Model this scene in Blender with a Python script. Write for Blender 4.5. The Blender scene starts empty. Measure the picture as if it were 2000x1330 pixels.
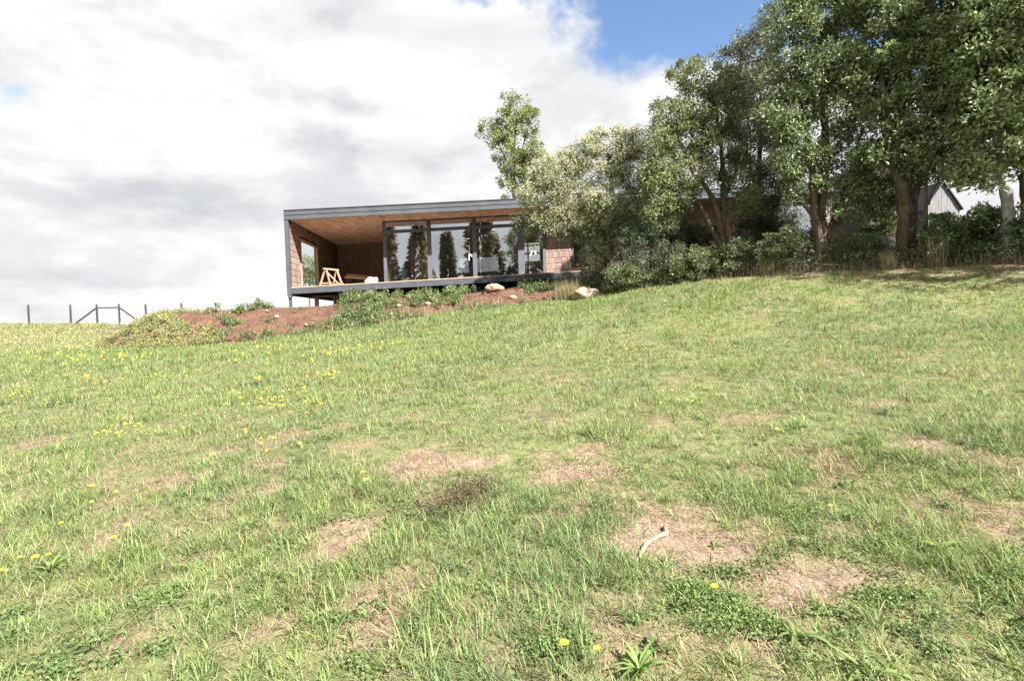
import bpy, math, random
import numpy as np
from mathutils import Matrix, Vector, noise as mnoise

rng = np.random.default_rng(7)
random.seed(7)
scene = bpy.context.scene
COL = scene.collection

# ------------------------------------------------------------------ camera
F = 1050.0                       # focal length in photograph pixels (2000 wide)
PITCH = math.atan(43 / F)
ROLL = 0.028
EYE = np.array([0.0, 0.0, 1.6])
_r = np.array([1.0, 0, 0]); _u = np.array([0, math.sin(PITCH), math.cos(PITCH)])
CB = np.array([0, -math.cos(PITCH), math.sin(PITCH)])
CR = _r * math.cos(ROLL) - _u * math.sin(ROLL)
CU = _u * math.cos(ROLL) + _r * math.sin(ROLL)
cam_data = bpy.data.cameras.new("camera")
cam_data.sensor_width = 36.0
cam_data.lens = 36.0 * F / 2000.0
cam_data.clip_start = 0.05
cam_data.clip_end = 3000.0
cam = bpy.data.objects.new("camera", cam_data)
COL.objects.link(cam)
cam.matrix_world = Matrix(((CR[0], CU[0], CB[0], EYE[0]), (CR[1], CU[1], CB[1], EYE[1]),
                           (CR[2], CU[2], CB[2], EYE[2]), (0, 0, 0, 1)))
scene.camera = cam


def at(px, py, Y):
    """the point of the place at depth Y that the photograph shows at pixel px, py"""
    d = CR * (px - 1000) / F + CU * (665 - py) / F - CB
    return EYE + d * (Y / d[1])


def ray(px, py):
    d = CR * (px - 1000) / F + CU * (665 - py) / F - CB
    return d / np.linalg.norm(d)


# ------------------------------------------------------------------ world, sun, exposure
SUN = np.array([0.55, -0.58, 0.72]); SUN /= np.linalg.norm(SUN)
EL = math.asin(SUN[2])
world = bpy.data.worlds.new("World")
scene.world = world
world.use_nodes = True
wn, wl = world.node_tree.nodes, world.node_tree.links
wn.clear()


class NB:
    """small helper for node graphs"""
    def __init__(self, tree):
        self.t = tree; self.n = tree.nodes; self.l = tree.links

    def put(self, sock, v):
        if isinstance(v, bpy.types.NodeSocket):
            self.l.new(v, sock)
        elif v is not None:
            sock.default_value = v

    def math(self, op, a, b=None, c=None, clamp=False):
        m = self.n.new('ShaderNodeMath'); m.operation = op; m.use_clamp = clamp
        self.put(m.inputs[0], a)
        if b is not None: self.put(m.inputs[1], b)
        if c is not None: self.put(m.inputs[2], c)
        return m.outputs[0]

    def vec(self, op, a, b=None):
        m = self.n.new('ShaderNodeVectorMath'); m.operation = op
        self.put(m.inputs[0], a)
        if b is not None: self.put(m.inputs[1], b)
        return m.outputs['Value'] if op in ('DOT_PRODUCT', 'LENGTH') else m.outputs['Vector']

    def noise(self, v, scale, detail=4, rough=0.55, dist=0.0, lac=2.0):
        m = self.n.new('ShaderNodeTexNoise')
        if v is not None: self.l.new(v, m.inputs['Vector'])
        m.inputs['Scale'].default_value = scale; m.inputs['Detail'].default_value = detail
        m.inputs['Roughness'].default_value = rough; m.inputs['Distortion'].default_value = dist
        return m.outputs['Fac']

    def ramp(self, x, lo, hi, a=0.0, b=1.0, smooth=True):
        m = self.n.new('ShaderNodeMapRange'); m.interpolation_type = 'SMOOTHSTEP' if smooth else 'LINEAR'
        self.put(m.inputs['Value'], x)
        m.inputs['From Min'].default_value = lo; m.inputs['From Max'].default_value = hi
        m.inputs['To Min'].default_value = a; m.inputs['To Max'].default_value = b
        return m.outputs[0]

    def mix(self, f, a, b):
        m = self.n.new('ShaderNodeMix'); m.data_type = 'RGBA'
        self.put(m.inputs[0], f)
        for i, v in ((6, a), (7, b)):
            if not isinstance(v, bpy.types.NodeSocket) and len(v) == 3: v = (*v, 1.0)
            self.put(m.inputs[i], v)
        return m.outputs[2]

    def mapping(self, v, scale=(1, 1, 1), loc=(0, 0, 0)):
        m = self.n.new('ShaderNodeMapping'); self.l.new(v, m.inputs['Vector'])
        m.inputs['Scale'].default_value = scale; m.inputs['Location'].default_value = loc
        return m.outputs[0]


w = NB(world.node_tree)
sky = wn.new('ShaderNodeTexSky'); sky.sky_type = 'NISHITA'; sky.sun_disc = False
sky.sun_elevation = EL
sky.sun_rotation = math.atan2(SUN[0], SUN[1])
sky.altitude = 200; sky.air_density = 1.0; sky.dust_density = 0.4; sky.ozone_density = 2.5
tc = wn.new('ShaderNodeTexCoord').outputs['Generated']
sep = wn.new('ShaderNodeSeparateXYZ'); wl.new(tc, sep.inputs[0])
zc = w.math('MAXIMUM', sep.outputs['Z'], 0.0)
zz = w.math('ADD', zc, 0.16)
comb = wn.new('ShaderNodeCombineXYZ')
wl.new(w.math('DIVIDE', sep.outputs['X'], zz), comb.inputs[0])
wl.new(w.math('DIVIDE', sep.outputs['Y'], zz), comb.inputs[1])
plane_v = comb.outputs[0]
# clear part of the sky: high up, to one side of the cloud bank's edge
def great_circle(p, q, side):
    n = np.cross(ray(*p), ray(*q)); n /= np.linalg.norm(n)
    return n if n @ ray(*side) > 0 else -n
nA = great_circle((985, 0), (1160, 175), (1500, 60))
nB = great_circle((1190, 185), (1500, 195), (1300, 0))
mA = w.vec('DOT_PRODUCT', tc, tuple(nA)); mB = w.vec('DOT_PRODUCT', tc, tuple(nB))
hole = w.math('SMOOTH_MIN', w.math('SMOOTH_MIN', mA, mB, 0.05), w.math('ADD', sep.outputs['Y'], 0.1), 0.1)
for gap, size in (((930, 2), 3.0), ((40, 186), 1.5)):
    g = w.math('SUBTRACT', w.vec('DOT_PRODUCT', tc, tuple(ray(*gap))), math.cos(math.radians(size)))
    hole = w.math('MAXIMUM', hole, w.math('MULTIPLY', g, 30.0 if size > 2 else 60.0))
n_edge = w.noise(w.mapping(tc, (1, 1, 1.25), (3.1, 1.7, 0.4)), 5.0, 10, 0.60, 0.0)
n_big = w.noise(w.mapping(plane_v, (1, 1, 1), (5.2, 3.3, 0)), 0.9, 5, 0.55, 0.2)
n_hole = w.math('MULTIPLY', w.math('MINIMUM', w.math('MAXIMUM', hole, -0.06), 0.10), 4.2)
cov = w.math('SUBTRACT', w.math('ADD', n_edge, w.math('MULTIPLY', n_big, 0.22)), n_hole)
cov = w.ramp(cov, 0.38, 0.56)
# light and grey parts of the cloud layer
n_sh = w.noise(w.mapping(tc, (1.0, 1.0, 2.1), (2.6, 7.4, 0.0)), 4.4, 12, 0.60, 0.15)
n_sh2 = w.noise(w.mapping(tc, (1.0, 1.0, 4.5), (0.7, 0.3, 1.1)), 1.7, 4, 0.5, 0.0)
bias = w.math('MULTIPLY', w.math('MINIMUM', w.math('SUBTRACT', w.math('ABSOLUTE', w.math('SUBTRACT', zc, 0.22)), 0.12), 0.16), 0.5)
s_a = w.ramp(w.math('ADD', n_sh, bias), 0.36, 0.55)
s_b = w.ramp(w.math('ADD', n_sh2, bias), 0.34, 0.58)
shade = w.math('ADD', w.math('MULTIPLY', s_a, 0.5), w.math('MULTIPLY', s_b, 0.5))
cloud = w.mix(shade, (1.50, 1.55, 1.64), (2.50, 2.50, 2.50))
hsv = wn.new('ShaderNodeHueSaturation'); hsv.inputs['Saturation'].default_value = 1.02; hsv.inputs['Value'].default_value = 0.56
wl.new(sky.outputs[0], hsv.inputs['Color'])
skycol = w.mix(cov, hsv.outputs[0], cloud)
bg = wn.new('ShaderNodeBackground'); bg.inputs['Strength'].default_value = 0.10
wl.new(skycol, bg.inputs['Color'])
wo = wn.new('ShaderNodeOutputWorld'); wl.new(bg.outputs[0], wo.inputs['Surface'])

sd = bpy.data.lights.new("sun", 'SUN'); sd.energy = 4.5; sd.angle = math.radians(0.6); sd.color = (1.0, 0.955, 0.88)
so = bpy.data.objects.new("sun", sd); COL.objects.link(so)
so.rotation_euler = Vector((-SUN[0], -SUN[1], -SUN[2])).to_track_quat('-Z', 'Y').to_euler()

vs = scene.view_settings
vs.view_transform = 'Standard'; vs.look = 'None'; vs.gamma = 1.0; vs.use_curve_mapping = False
vs.exposure = 2.10
scene.cycles.max_bounces = 8
scene.cycles.transparent_max_bounces = 12
scene.cycles.caustics_reflective = False
scene.cycles.caustics_refractive = False

# ------------------------------------------------------------------ numpy noise
_G = [np.random.default_rng(100 + i).random((64, 64)) for i in range(8)]


def vnoise(x, y, seed=0):
    g = _G[seed % 8]
    xi = np.floor(x).astype(int); yi = np.floor(y).astype(int)
    fx = x - xi; fy = y - yi
    fx = fx * fx * (3 - 2 * fx); fy = fy * fy * (3 - 2 * fy)
    a = g[xi % 64, yi % 64]; b = g[(xi + 1) % 64, yi % 64]
    c = g[xi % 64, (yi + 1) % 64]; d = g[(xi + 1) % 64, (yi + 1) % 64]
    return (a * (1 - fx) + b * fx) * (1 - fy) + (c * (1 - fx) + d * fx) * fy


def fbm(x, y, sc, seed=0, oct=4):
    x = np.asarray(x, float) * sc + 17.3 * seed; y = np.asarray(y, float) * sc + 9.1 * seed
    v = 0; a = 0.5; t = 0
    for i in range(oct):
        v = v + a * vnoise(x, y, seed + i); t += a; a *= 0.5; x = x * 2.03 + 5.1; y = y * 2.03 + 3.7
    return v / t


def sstep(x, a, b):
    t = np.clip((x - a) / (b - a), 0, 1)
    return t * t * (3 - 2 * t)


# ------------------------------------------------------------------ mesh helpers
def mesh_np(name, V, faces, mats=(), col=None, fmat=None, smooth=False):
    """faces: list of int arrays (M, k)"""
    me = bpy.data.meshes.new(name)
    V = np.asarray(V, np.float32)
    me.vertices.add(len(V)); me.vertices.foreach_set('co', V.ravel())
    faces = [np.asarray(f, np.int32) for f in faces if len(f)]
    loops = np.concatenate([f.ravel() for f in faces])
    sizes = np.concatenate([np.full(len(f), f.shape[1], np.int32) for f in faces])
    starts = np.concatenate([[0], np.cumsum(sizes)[:-1]]).astype(np.int32)
    me.loops.add(len(loops)); me.loops.foreach_set('vertex_index', loops)
    me.polygons.add(len(sizes)); me.polygons.foreach_set('loop_start', starts)
    if fmat is not None: me.polygons.foreach_set('material_index', np.asarray(fmat, np.int32))
    me.polygons.foreach_set('use_smooth', np.full(len(sizes), bool(smooth)))
    for m in mats: me.materials.append(m)
    if col is not None:
        c = np.ones((len(V), 4), np.float32); c[:, :3] = col
        a = me.color_attributes.new('Col', 'FLOAT_COLOR', 'POINT'); a.data.foreach_set('color', c.ravel())
    me.update(calc_edges=True)
    return me


def link(name, me, parent=None, loc=None, label=None, cat=None, group=None, kind=None):
    o = bpy.data.objects.new(name, me); COL.objects.link(o)
    if parent is not None: o.parent = parent
    if loc is not None: o.location = [float(v) for v in loc]
    return tag(o, label, cat, group, kind)


def tag(o, label=None, cat=None, group=None, kind=None):
    for k, v in (('label', label), ('category', cat), ('group', group), ('kind', kind)):
        if v: o[k] = v
    return o


def empty(name, loc, rz=0.0, label=None, cat=None, group=None):
    o = bpy.data.objects.new(name, None); COL.objects.link(o)
    o.empty_display_size = 0.2
    o.location = [float(v) for v in loc]; o.rotation_euler = (0, 0, rz)
    return tag(o, label, cat, group)


BOXF = np.array([(0, 3, 2, 1), (4, 5, 6, 7), (0, 1, 5, 4), (1, 2, 6, 5), (2, 3, 7, 6), (3, 0, 4, 7)])


class MB:
    """collects boxes, bars and tubes for ONE mesh"""
    def __init__(self): self.V = []; self.q = []; self.t = []; self.n = 0; self.extra = []

    def add(self, V, quads=(), tris=()):
        V = np.asarray(V, float)
        if len(quads): self.q.append(np.asarray(quads) + self.n)
        if len(tris): self.t.append(np.asarray(tris) + self.n)
        self.V.append(V); self.n += len(V); return self

    def box(self, x0, x1, y0, y1, z0, z1):
        return self.add([(x0, y0, z0), (x1, y0, z0), (x1, y1, z0), (x0, y1, z0), (x0, y0, z1), (x1, y0, z1), (x1, y1, z1), (x0, y1, z1)], BOXF)

    def bar(self, p, q, wx, wy, up=(0, 0, 1)):
        p = np.asarray(p, float); q = np.asarray(q, float); d = q - p; d /= np.linalg.norm(d)
        s = np.cross(d, up)
        if np.linalg.norm(s) < 1e-4: s = np.cross(d, (0, 1, 0))
        s /= np.linalg.norm(s); t = np.cross(s, d)
        c = [(-1, -1), (1, -1), (1, 1), (-1, 1)]
        V = [e + s * a * wx / 2 + t * b * wy / 2 for e in (p, q) for a, b in c]
        return self.add(V, BOXF)

    def tube(self, P, R, n=6, cap=True):
        V, Q, T = tube(P, R, n, cap); return self.add(V, Q, T)

    def verts(self): return np.concatenate(self.V)

    def mesh(self, name, mat, shear=None, col=None, smooth=False):
        V = self.verts()
        if shear is not None: V = shear(V)
        fs = []
        if self.q: fs.append(np.concatenate(self.q))
        if self.t: fs.append(np.concatenate(self.t))
        return mesh_np(name, V, fs, [mat] if mat else [], col, smooth=smooth)


def tube(P, R, n=6, cap=True):
    P = np.asarray(P, float); m = len(P); R = np.broadcast_to(np.asarray(R, float), (m,))
    T = np.gradient(P, axis=0); T /= np.linalg.norm(T, axis=1)[:, None] + 1e-9
    ref = np.array([0.0, 0, 1]) if abs(T[:, 2]).mean() < 0.8 else np.array([1.0, 0, 0])
    A = np.cross(T, ref); A /= np.linalg.norm(A, axis=1)[:, None] + 1e-9
    Bn = np.cross(T, A)
    th = np.arange(n) * 2 * np.pi / n
    V = P[:, None] + R[:, None, None] * (A[:, None] * np.cos(th)[None, :, None] + Bn[:, None] * np.sin(th)[None, :, None])
    i = np.arange(m - 1)[:, None] * n; j = np.arange(n)[None]; k = (j + 1) % n
    Q = np.stack([i + j, i + k, i + n + k, i + n + j], -1).reshape(-1, 4)
    V = V.reshape(-1, 3); Tn = []
    if cap:
        V = np.concatenate([V, P[-1:] + T[-1:] * R[-1]])
        b = (m - 1) * n
        Tn = [(b + a, b + (a + 1) % n, m * n) for a in range(n)]
    return V, Q, Tn


# ------------------------------------------------------------------ materials
def mat(name):
    m = bpy.data.materials.new(name); m.use_nodes = True
    nb = NB(m.node_tree); p = nb.n['Principled BSDF']
    return m, nb, p


def coords(nb, kind='Object'):
    return nb.n.new('ShaderNodeTexCoord').outputs[kind]


def bump(nb, p, h, strength, dist=0.02):
    b = nb.n.new('ShaderNodeBump'); b.inputs['Strength'].default_value = strength; b.inputs['Distance'].default_value = dist
    nb.l.new(h, b.inputs['Height']); nb.l.new(b.outputs[0], p.inputs['Normal'])


def plain(name, a, b, scale=6.0, rough=0.7, metal=0.0, bumps=0.15, stretch=(1, 1, 1), spec=0.4):
    m, nb, p = mat(name)
    v = nb.mapping(coords(nb), stretch)
    f = nb.noise(v, scale, 6, 0.6)
    nb.l.new(nb.mix(nb.ramp(f, 0.3, 0.7), a, b), p.inputs['Base Color'])
    p.inputs['Roughness'].default_value = rough; p.inputs['Metallic'].default_value = metal
    p.inputs['Specular IOR Level'].default_value = spec
    if bumps: bump(nb, p, nb.noise(v, scale * 4, 4, 0.6), bumps, 0.01)
    return m


def leafmat(name, transl=0.35, rough=0.5, spec=0.35, sat=1.0):
    m, nb, p = mat(name)
    a = nb.n.new('ShaderNodeAttribute'); a.attribute_name = 'Col'
    nb.l.new(a.outputs['Color'], p.inputs['Base Color'])
    p.inputs['Roughness'].default_value = rough; p.inputs['Specular IOR Level'].default_value = spec
    t = nb.n.new('ShaderNodeBsdfTranslucent')
    h = nb.n.new('ShaderNodeHueSaturation'); h.inputs['Value'].default_value = 1.25; h.inputs['Saturation'].default_value = 1.1
    nb.l.new(a.outputs['Color'], h.inputs['Color']); nb.l.new(h.outputs[0], t.inputs['Color'])
    mx = nb.n.new('ShaderNodeMixShader'); mx.inputs[0].default_value = transl
    nb.l.new(p.outputs[0], mx.inputs[1]); nb.l.new(t.outputs[0], mx.inputs[2])
    nb.l.new(mx.outputs[0], nb.n['Material Output'].inputs['Surface'])
    return m


M = {}
M['grass'] = leafmat('grass_blades', 0.35, 0.55, 0.25)
M['leaf'] = leafmat('tree_leaves', 0.28, 0.42, 0.45)
M['leaf_gloss'] = leafmat('glossy_leaves', 0.25, 0.42, 0.5)
M['petal'] = leafmat('petals', 0.3, 0.7, 0.2)
M['steel'] = plain('grey_painted_steel', (0.05, 0.055, 0.068), (0.07, 0.075, 0.09), 3.0, 0.5, 0.0, 0.05)
M['fascia'] = plain('grey_metal_fascia', (0.06, 0.066, 0.08), (0.078, 0.084, 0.1), 2.0, 0.4, 0.0, 0.04)
M['frame'] = plain('dark_grey_window_frame', (0.075, 0.078, 0.1), (0.1, 0.1, 0.125), 4.0, 0.45, 0.0, 0.04)
M['joist'] = plain('dark_stained_timber', (0.035, 0.03, 0.03), (0.06, 0.05, 0.045), 5.0, 0.8)
M['pine'] = plain('raw_pine_timber', (0.31, 0.205, 0.14), (0.39, 0.275, 0.20), 5.0, 0.7, 0, 0.1, (1, 1, 5))
M['ply'] = plain('plywood', (0.36, 0.23, 0.12), (0.47, 0.31, 0.17), 3.0, 0.7, 0, 0.08, (1, 1, 4))
M['inner'] = plain('interior_boarding', (0.46, 0.34, 0.215), (0.60, 0.45, 0.29), 2.5, 0.75, 0, 0.08, (1, 1, 6))
M['concrete'] = plain('bare_concrete', (0.42, 0.40, 0.37), (0.52, 0.50, 0.47), 3.0, 0.8)
M['white'] = plain('white_plastic', (0.74, 0.74, 0.74), (0.82, 0.82, 0.82), 4.0, 0.6)
M['tape'] = plain('white_tape', (0.72, 0.72, 0.72), (0.8, 0.8, 0.78), 9.0, 0.6)
M['drum'] = plain('blue_plastic', (0.30, 0.52, 0.68), (0.36, 0.58, 0.72), 3.0, 0.4)
M['orange'] = plain('orange_conduit', (0.62, 0.22, 0.07), (0.7, 0.28, 0.1), 6.0, 0.5)
M['black'] = plain('black_box', (0.02, 0.02, 0.024), (0.035, 0.035, 0.04), 5.0, 0.5)
M['post'] = plain('weathered_post', (0.03, 0.024, 0.021), (0.06, 0.048, 0.042), 8.0, 0.85, 0, 0.3, (1, 1, 0.2))
M['greyboard'] = plain('weathered_grey_boarding', (0.13, 0.13, 0.138), (0.19, 0.188, 0.195), 4.0, 0.85, 0, 0.2, (3, 3, 0.25))
M['brownboard'] = plain('dark_brown_boarding', (0.03, 0.023, 0.02), (0.055, 0.042, 0.036), 4.0, 0.85, 0, 0.2, (3, 3, 0.25))
M['membrane'] = plain('roof_membrane', (0.055, 0.057, 0.065), (0.075, 0.077, 0.085), 2.0, 0.6)
M['bone'] = plain('bleached_wood', (0.16, 0.12, 0.085), (0.36, 0.29, 0.225), 60.0, 0.8, 0, 0.5, (1, 1, 1))


def shinglemat(name, a, b, c):
    m, nb, p = mat(name)
    oi = nb.n.new('ShaderNodeObjectInfo')
    at_ = nb.n.new('ShaderNodeAttribute'); at_.attribute_name = 'Col'
    rnd = nb.math('FRACT', nb.math('ADD', oi.outputs['Random'], at_.outputs['Fac']))
    v = nb.mapping(coords(nb), (7, 7, 0.7))
    g = nb.noise(v, 5.0, 5, 0.65)
    base = nb.mix(rnd, a, b)
    nb.l.new(nb.mix(nb.ramp(g, 0.45, 0.75), base, c), p.inputs['Base Color'])
    p.inputs['Roughness'].default_value = 0.85; p.inputs['Specular IOR Level'].default_value = 0.25
    bump(nb, p, g, 0.35, 0.008)
    return m


M['shingle'] = shinglemat('cedar_shingle', (0.17, 0.122, 0.102), (0.28, 0.205, 0.172), (0.13, 0.098, 0.084))
M['shingle_dark'] = shinglemat('dark_cedar_shingle', (0.27, 0.185, 0.165), (0.42, 0.30, 0.265), (0.60, 0.50, 0.46))
M['shingle_ceiling'] = shinglemat('cedar_ceiling_shingle', (0.62, 0.43, 0.41), (0.90, 0.69, 0.67), (0.46, 0.32, 0.305))


def glassmat(name='window_glass', base=0.50):
    m, nb, p = mat(name)
    nb.n.remove(p)
    tr = nb.n.new('ShaderNodeBsdfTransparent'); tr.inputs[0].default_value = (0.93, 0.95, 0.95, 1)
    gl = nb.n.new('ShaderNodeBsdfGlossy'); gl.inputs['Roughness'].default_value = 0.0
    gl.inputs[0].default_value = (0.9, 0.95, 1.0, 1)
    fr = nb.n.new('ShaderNodeFresnel'); fr.inputs[0].default_value = 1.5
    bf = nb.n.new('ShaderNodeNewGeometry').outputs['Backfacing']
    f = nb.math('MULTIPLY', nb.math('ADD', nb.math('MULTIPLY', fr.outputs[0], 1.6 if base > .1 else 0.5), base, clamp=True), nb.math('SUBTRACT', 1.0, bf))
    v = coords(nb)
    b = nb.n.new('ShaderNodeBump'); b.inputs['Strength'].default_value = 0.06; b.inputs['Distance'].default_value = 0.006
    nb.l.new(nb.noise(nb.mapping(v, (1, 1, 0.7)), 1.6, 2, 0.5, 0.6), b.inputs['Height'])
    nb.l.new(b.outputs[0], gl.inputs['Normal'])
    mx = nb.n.new('ShaderNodeMixShader')
    nb.l.new(f, mx.inputs[0]); nb.l.new(tr.outputs[0], mx.inputs[1]); nb.l.new(gl.outputs[0], mx.inputs[2])
    nb.l.new(mx.outputs[0], nb.n['Material Output'].inputs['Surface'])
    return m


M['glass'] = glassmat()
M['clear_glass'] = glassmat('clear_glass', 0.02)


def barkmat(name, a, b, c):
    m, nb, p = mat(name)
    v = nb.mapping(coords(nb), (5, 5, 0.9))
    f = nb.noise(v, 2.2, 7, 0.65, 0.5); g = nb.noise(coords(nb), 1.7, 4, 0.6)
    col = nb.mix(nb.ramp(f, 0.35, 0.65), a, b)
    nb.l.new(nb.mix(nb.ramp(g, 0.5, 0.68), col, c), p.inputs['Base Color'])
    p.inputs['Roughness'].default_value = 0.9; p.inputs['Specular IOR Level'].default_value = 0.2
    bump(nb, p, f, 0.6, 0.03)
    return m


M['bark'] = barkmat('brown_bark', (0.055, 0.038, 0.028), (0.115, 0.085, 0.062), (0.15, 0.13, 0.11))
M['bark_tan'] = barkmat('tan_bark', (0.075, 0.052, 0.036), (0.14, 0.105, 0.075), (0.06, 0.044, 0.034))
M['bark_grey'] = barkmat('pale_grey_bark', (0.22, 0.215, 0.205), (0.36, 0.35, 0.335), (0.15, 0.135, 0.12))


def rockmat(name, a, b, c):
    m, nb, p = mat(name)
    v = coords(nb)
    f = nb.noise(v, 3.0, 8, 0.62, 0.3); g = nb.noise(v, 14.0, 5, 0.6)
    col = nb.mix(nb.ramp(f, 0.35, 0.65), a, b)
    nb.l.new(nb.mix(nb.ramp(g, 0.55, 0.75), col, c), p.inputs['Base Color'])
    p.inputs['Roughness'].default_value = 0.9
    bump(nb, p, nb.math('ADD', f, nb.math('MULTIPLY', g, 0.4)), 0.6, 0.03)
    return m


M['rock'] = rockmat('pale_stone', (0.25, 0.175, 0.12), (0.36, 0.285, 0.215), (0.17, 0.12, 0.09))
M['soil'] = rockmat('red_brown_soil', (0.062, 0.029, 0.016), (0.108, 0.054, 0.032), (0.18, 0.115, 0.08))


def groundmat():
    m, nb, p = mat('meadow_ground')
    a = nb.n.new('ShaderNodeAttribute'); a.attribute_name = 'Col'
    v = coords(nb)
    f = nb.noise(v, 9.0, 8, 0.7, 0.6); g = nb.noise(v, 60.0, 5, 0.7, 0.5)
    h = nb.math('ADD', nb.math('MULTIPLY', f, 0.5), nb.math('MULTIPLY', g, 0.5))
    m2 = nb.n.new('ShaderNodeHueSaturation')
    nb.l.new(nb.ramp(h, 0.32, 0.68, 0.42, 1.5), m2.inputs['Value']); nb.l.new(a.outputs['Color'], m2.inputs['Color'])
    nb.l.new(m2.outputs[0], p.inputs['Base Color'])
    p.inputs['Roughness'].default_value = 0.95; p.inputs['Specular IOR Level'].default_value = 0.1
    bump(nb, p, h, 0.8, 0.03)
    return m


M['ground'] = groundmat()

# ------------------------------------------------------------------ terrain
EDGE = [(215, 682, 17.5), (300, 682, 17.0), (380, 676, 16.8), (470, 668, 16.8), (600, 655, 16.8), (760, 632, 16.8), (900, 608, 17.0),
        (1000, 598, 17.2), (1090, 587, 17.2), (1150, 586, 16.9), (1200, 575, 16.8), (1250, 563, 16.5), (1400, 548, 15.5), (1550, 535, 14.5),
        (1700, 528, 13.5), (1900, 520, 12.5), (2000, 515, 12.0), (2150, 505, 11.5)]
ctrl = [np.array(p, float) for p in [
    (0, 0, 0.0), (-4, 0, -0.12), (4, 0, 0.15), (0, -10, -1.0), (-20, -10, -1.3), (20, -10, -0.6), (0, -35, -3.4), (-40, -40, -4.2), (40, -40, -3.0),
    (-90, -90, -8), (90, -90, -6), (0, -95, -8), (-100, 10, -2.0), (100, 10, 2.0), (40, 12, 4.2), (40, 30, 4.0), (-60, 15, -0.5),
    (-7, 25, 1.75), (-3, 27, 1.9), (4, 26, 2.2), (-10, 30, 1.3), (8, 21, 2.9), (13, 18, 3.1), (14, 14, 2.95), (16, 20, 3.2), (10, 26, 3.0),
    (0, 40, 0.8), (-10, 50, -0.5), (20, 45, 2.0), (0, 90, -3), (60, 90, -2), (-60, 90, -4), (90, 60, 0.0), (-95, 60, -3), (-45, 55, 0.6), (-28, 52, 0.3)]]
for a in [(1000, 1330, 2.05), (0, 1330, 2.2), (2000, 1330, 1.95), (1000, 850, 4.8), (1000, 700, 8.6), (0, 760, 9.5), (0, 690, 17.5), (400, 740, 10.5),
          (0, 1000, 4.0), (2000, 850, 3.9), (2000, 1050, 2.8), (2000, 680, 7.2), (2000, 600, 9.8), (1500, 700, 7.7), (1500, 900, 4.1), (1500, 620, 10.5), (0, 640, 34), (100, 634, 39),
          (240, 634, 40), (0, 633.5, 39), (-150, 634, 39), (330, 636, 40), (130, 655, 26), (-200, 690, 17), (450, 630, 38)]:
    ctrl.append(at(*a))
for e in EDGE: ctrl.append(at(*e))
ctrl = np.array(ctrl)


def _tps(d2): return np.where(d2 > 1e-9, 0.5 * d2 * np.log(np.maximum(d2, 1e-9)), 0.0)


_n = len(ctrl)
_K = _tps(((ctrl[:, None, :2] - ctrl[None, :, :2]) ** 2).sum(-1)) + np.eye(_n) * 0.6
_Pm = np.c_[np.ones(_n), ctrl[:, :2]]
_A = np.block([[_K, _Pm], [_Pm.T, np.zeros((3, 3))]])
_W = np.linalg.solve(_A, np.r_[ctrl[:, 2], np.zeros(3)])


def ground(x, y):
    x = np.atleast_1d(np.asarray(x, float)); y = np.atleast_1d(np.asarray(y, float))
    cx = np.clip(x, -100, 100); cy = np.clip(y, -100, 95)
    out = np.empty(len(x))
    for i in range(0, len(x), 40000):
        s = slice(i, i + 40000)
        d2 = (cx[s, None] - ctrl[None, :, 0]) ** 2 + (cy[s, None] - ctrl[None, :, 1]) ** 2
        out[s] = _tps(d2) @ _W[:_n] + _W[_n] + _W[_n + 1] * cx[s] + _W[_n + 2] * cy[s]
    out -= 0.03 * np.hypot(x - cx, y - cy)
    out += (fbm(x, y, 1.3, 1, 3) - 0.5) * 0.05 + (fbm(x, y, 0.35, 4, 2) - 0.5) * 0.07
    return out


def gz(x, y): return float(ground([x], [y])[0])


def on_ground(px, py, d0=2.0, d1=60.0):
    """first meeting of a sight line with the ground"""
    t = np.linspace(d0, d1, 1500)
    d = CR * (px - 1000) / F + CU * (665 - py) / F - CB
    P = EYE + d[None] * (t / d[1])[:, None]
    h = P[:, 2] - ground(P[:, 0], P[:, 1])
    i = int(np.argmax(h < 0)) if (h < 0).any() else len(t) - 1
    return P[i]


_et = np.array([at(*e)[0] / at(*e)[1] for e in EDGE]); _ed = np.array([e[2] for e in EDGE], float)


def edge_depth(t): return np.where(t < _et[0], 70.0, np.interp(t, _et, _ed))


# dry patches of the meadow: pixel centre and half sizes, turned into ground ellipses
PATCH = []
for px, py, rx, ry, s in [(1300, 1045, 120, 48, 1), (1400, 1075, 110, 40, 1), (1570, 1130, 130, 60, 1), (1110, 930, 85, 30, .9), (1190, 925, 30, 20, .8), (830, 912, 95, 28, .95), (680, 1042, 42, 26, .9),
                          (640, 1075, 50, 22, .6), (745, 1205, 55, 50, .95), (800, 1145, 55, 30, .8), (1790, 872, 60, 24, .95), (1965, 910, 50, 22, .9), (60, 1312, 45, 22, .9), (1000, 1290, 85, 28, .8),
                          (375, 1098, 30, 12, .7), (550, 862, 50, 18, .75), (1560, 880, 30, 10, .7), (85, 860, 35, 10, .7), (490, 960, 40, 14, .5), (1850, 985, 80, 18, .55), (1200, 1170, 60, 30, .7),
                          (560, 1220, 45, 20, .5), (1740, 1140, 60, 25, .7), (1100, 1010, 50, 16, .45), (1330, 1000, 90, 18, .6), (1480, 820, 60, 12, .5), (700, 870, 60, 14, .5), (1640, 955, 60, 14, .4), (260, 1250, 40, 18, .4), (1480, 1290, 60, 25, .5)]:
    c = on_ground(px, py); b = on_ground(px, min(py + ry, 1329)); a = on_ground(px, py - ry)
    PATCH.append((c[0], c[1], rx * c[1] / F, max(0.06, 0.5 * (a[1] - b[1])), s))


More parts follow.
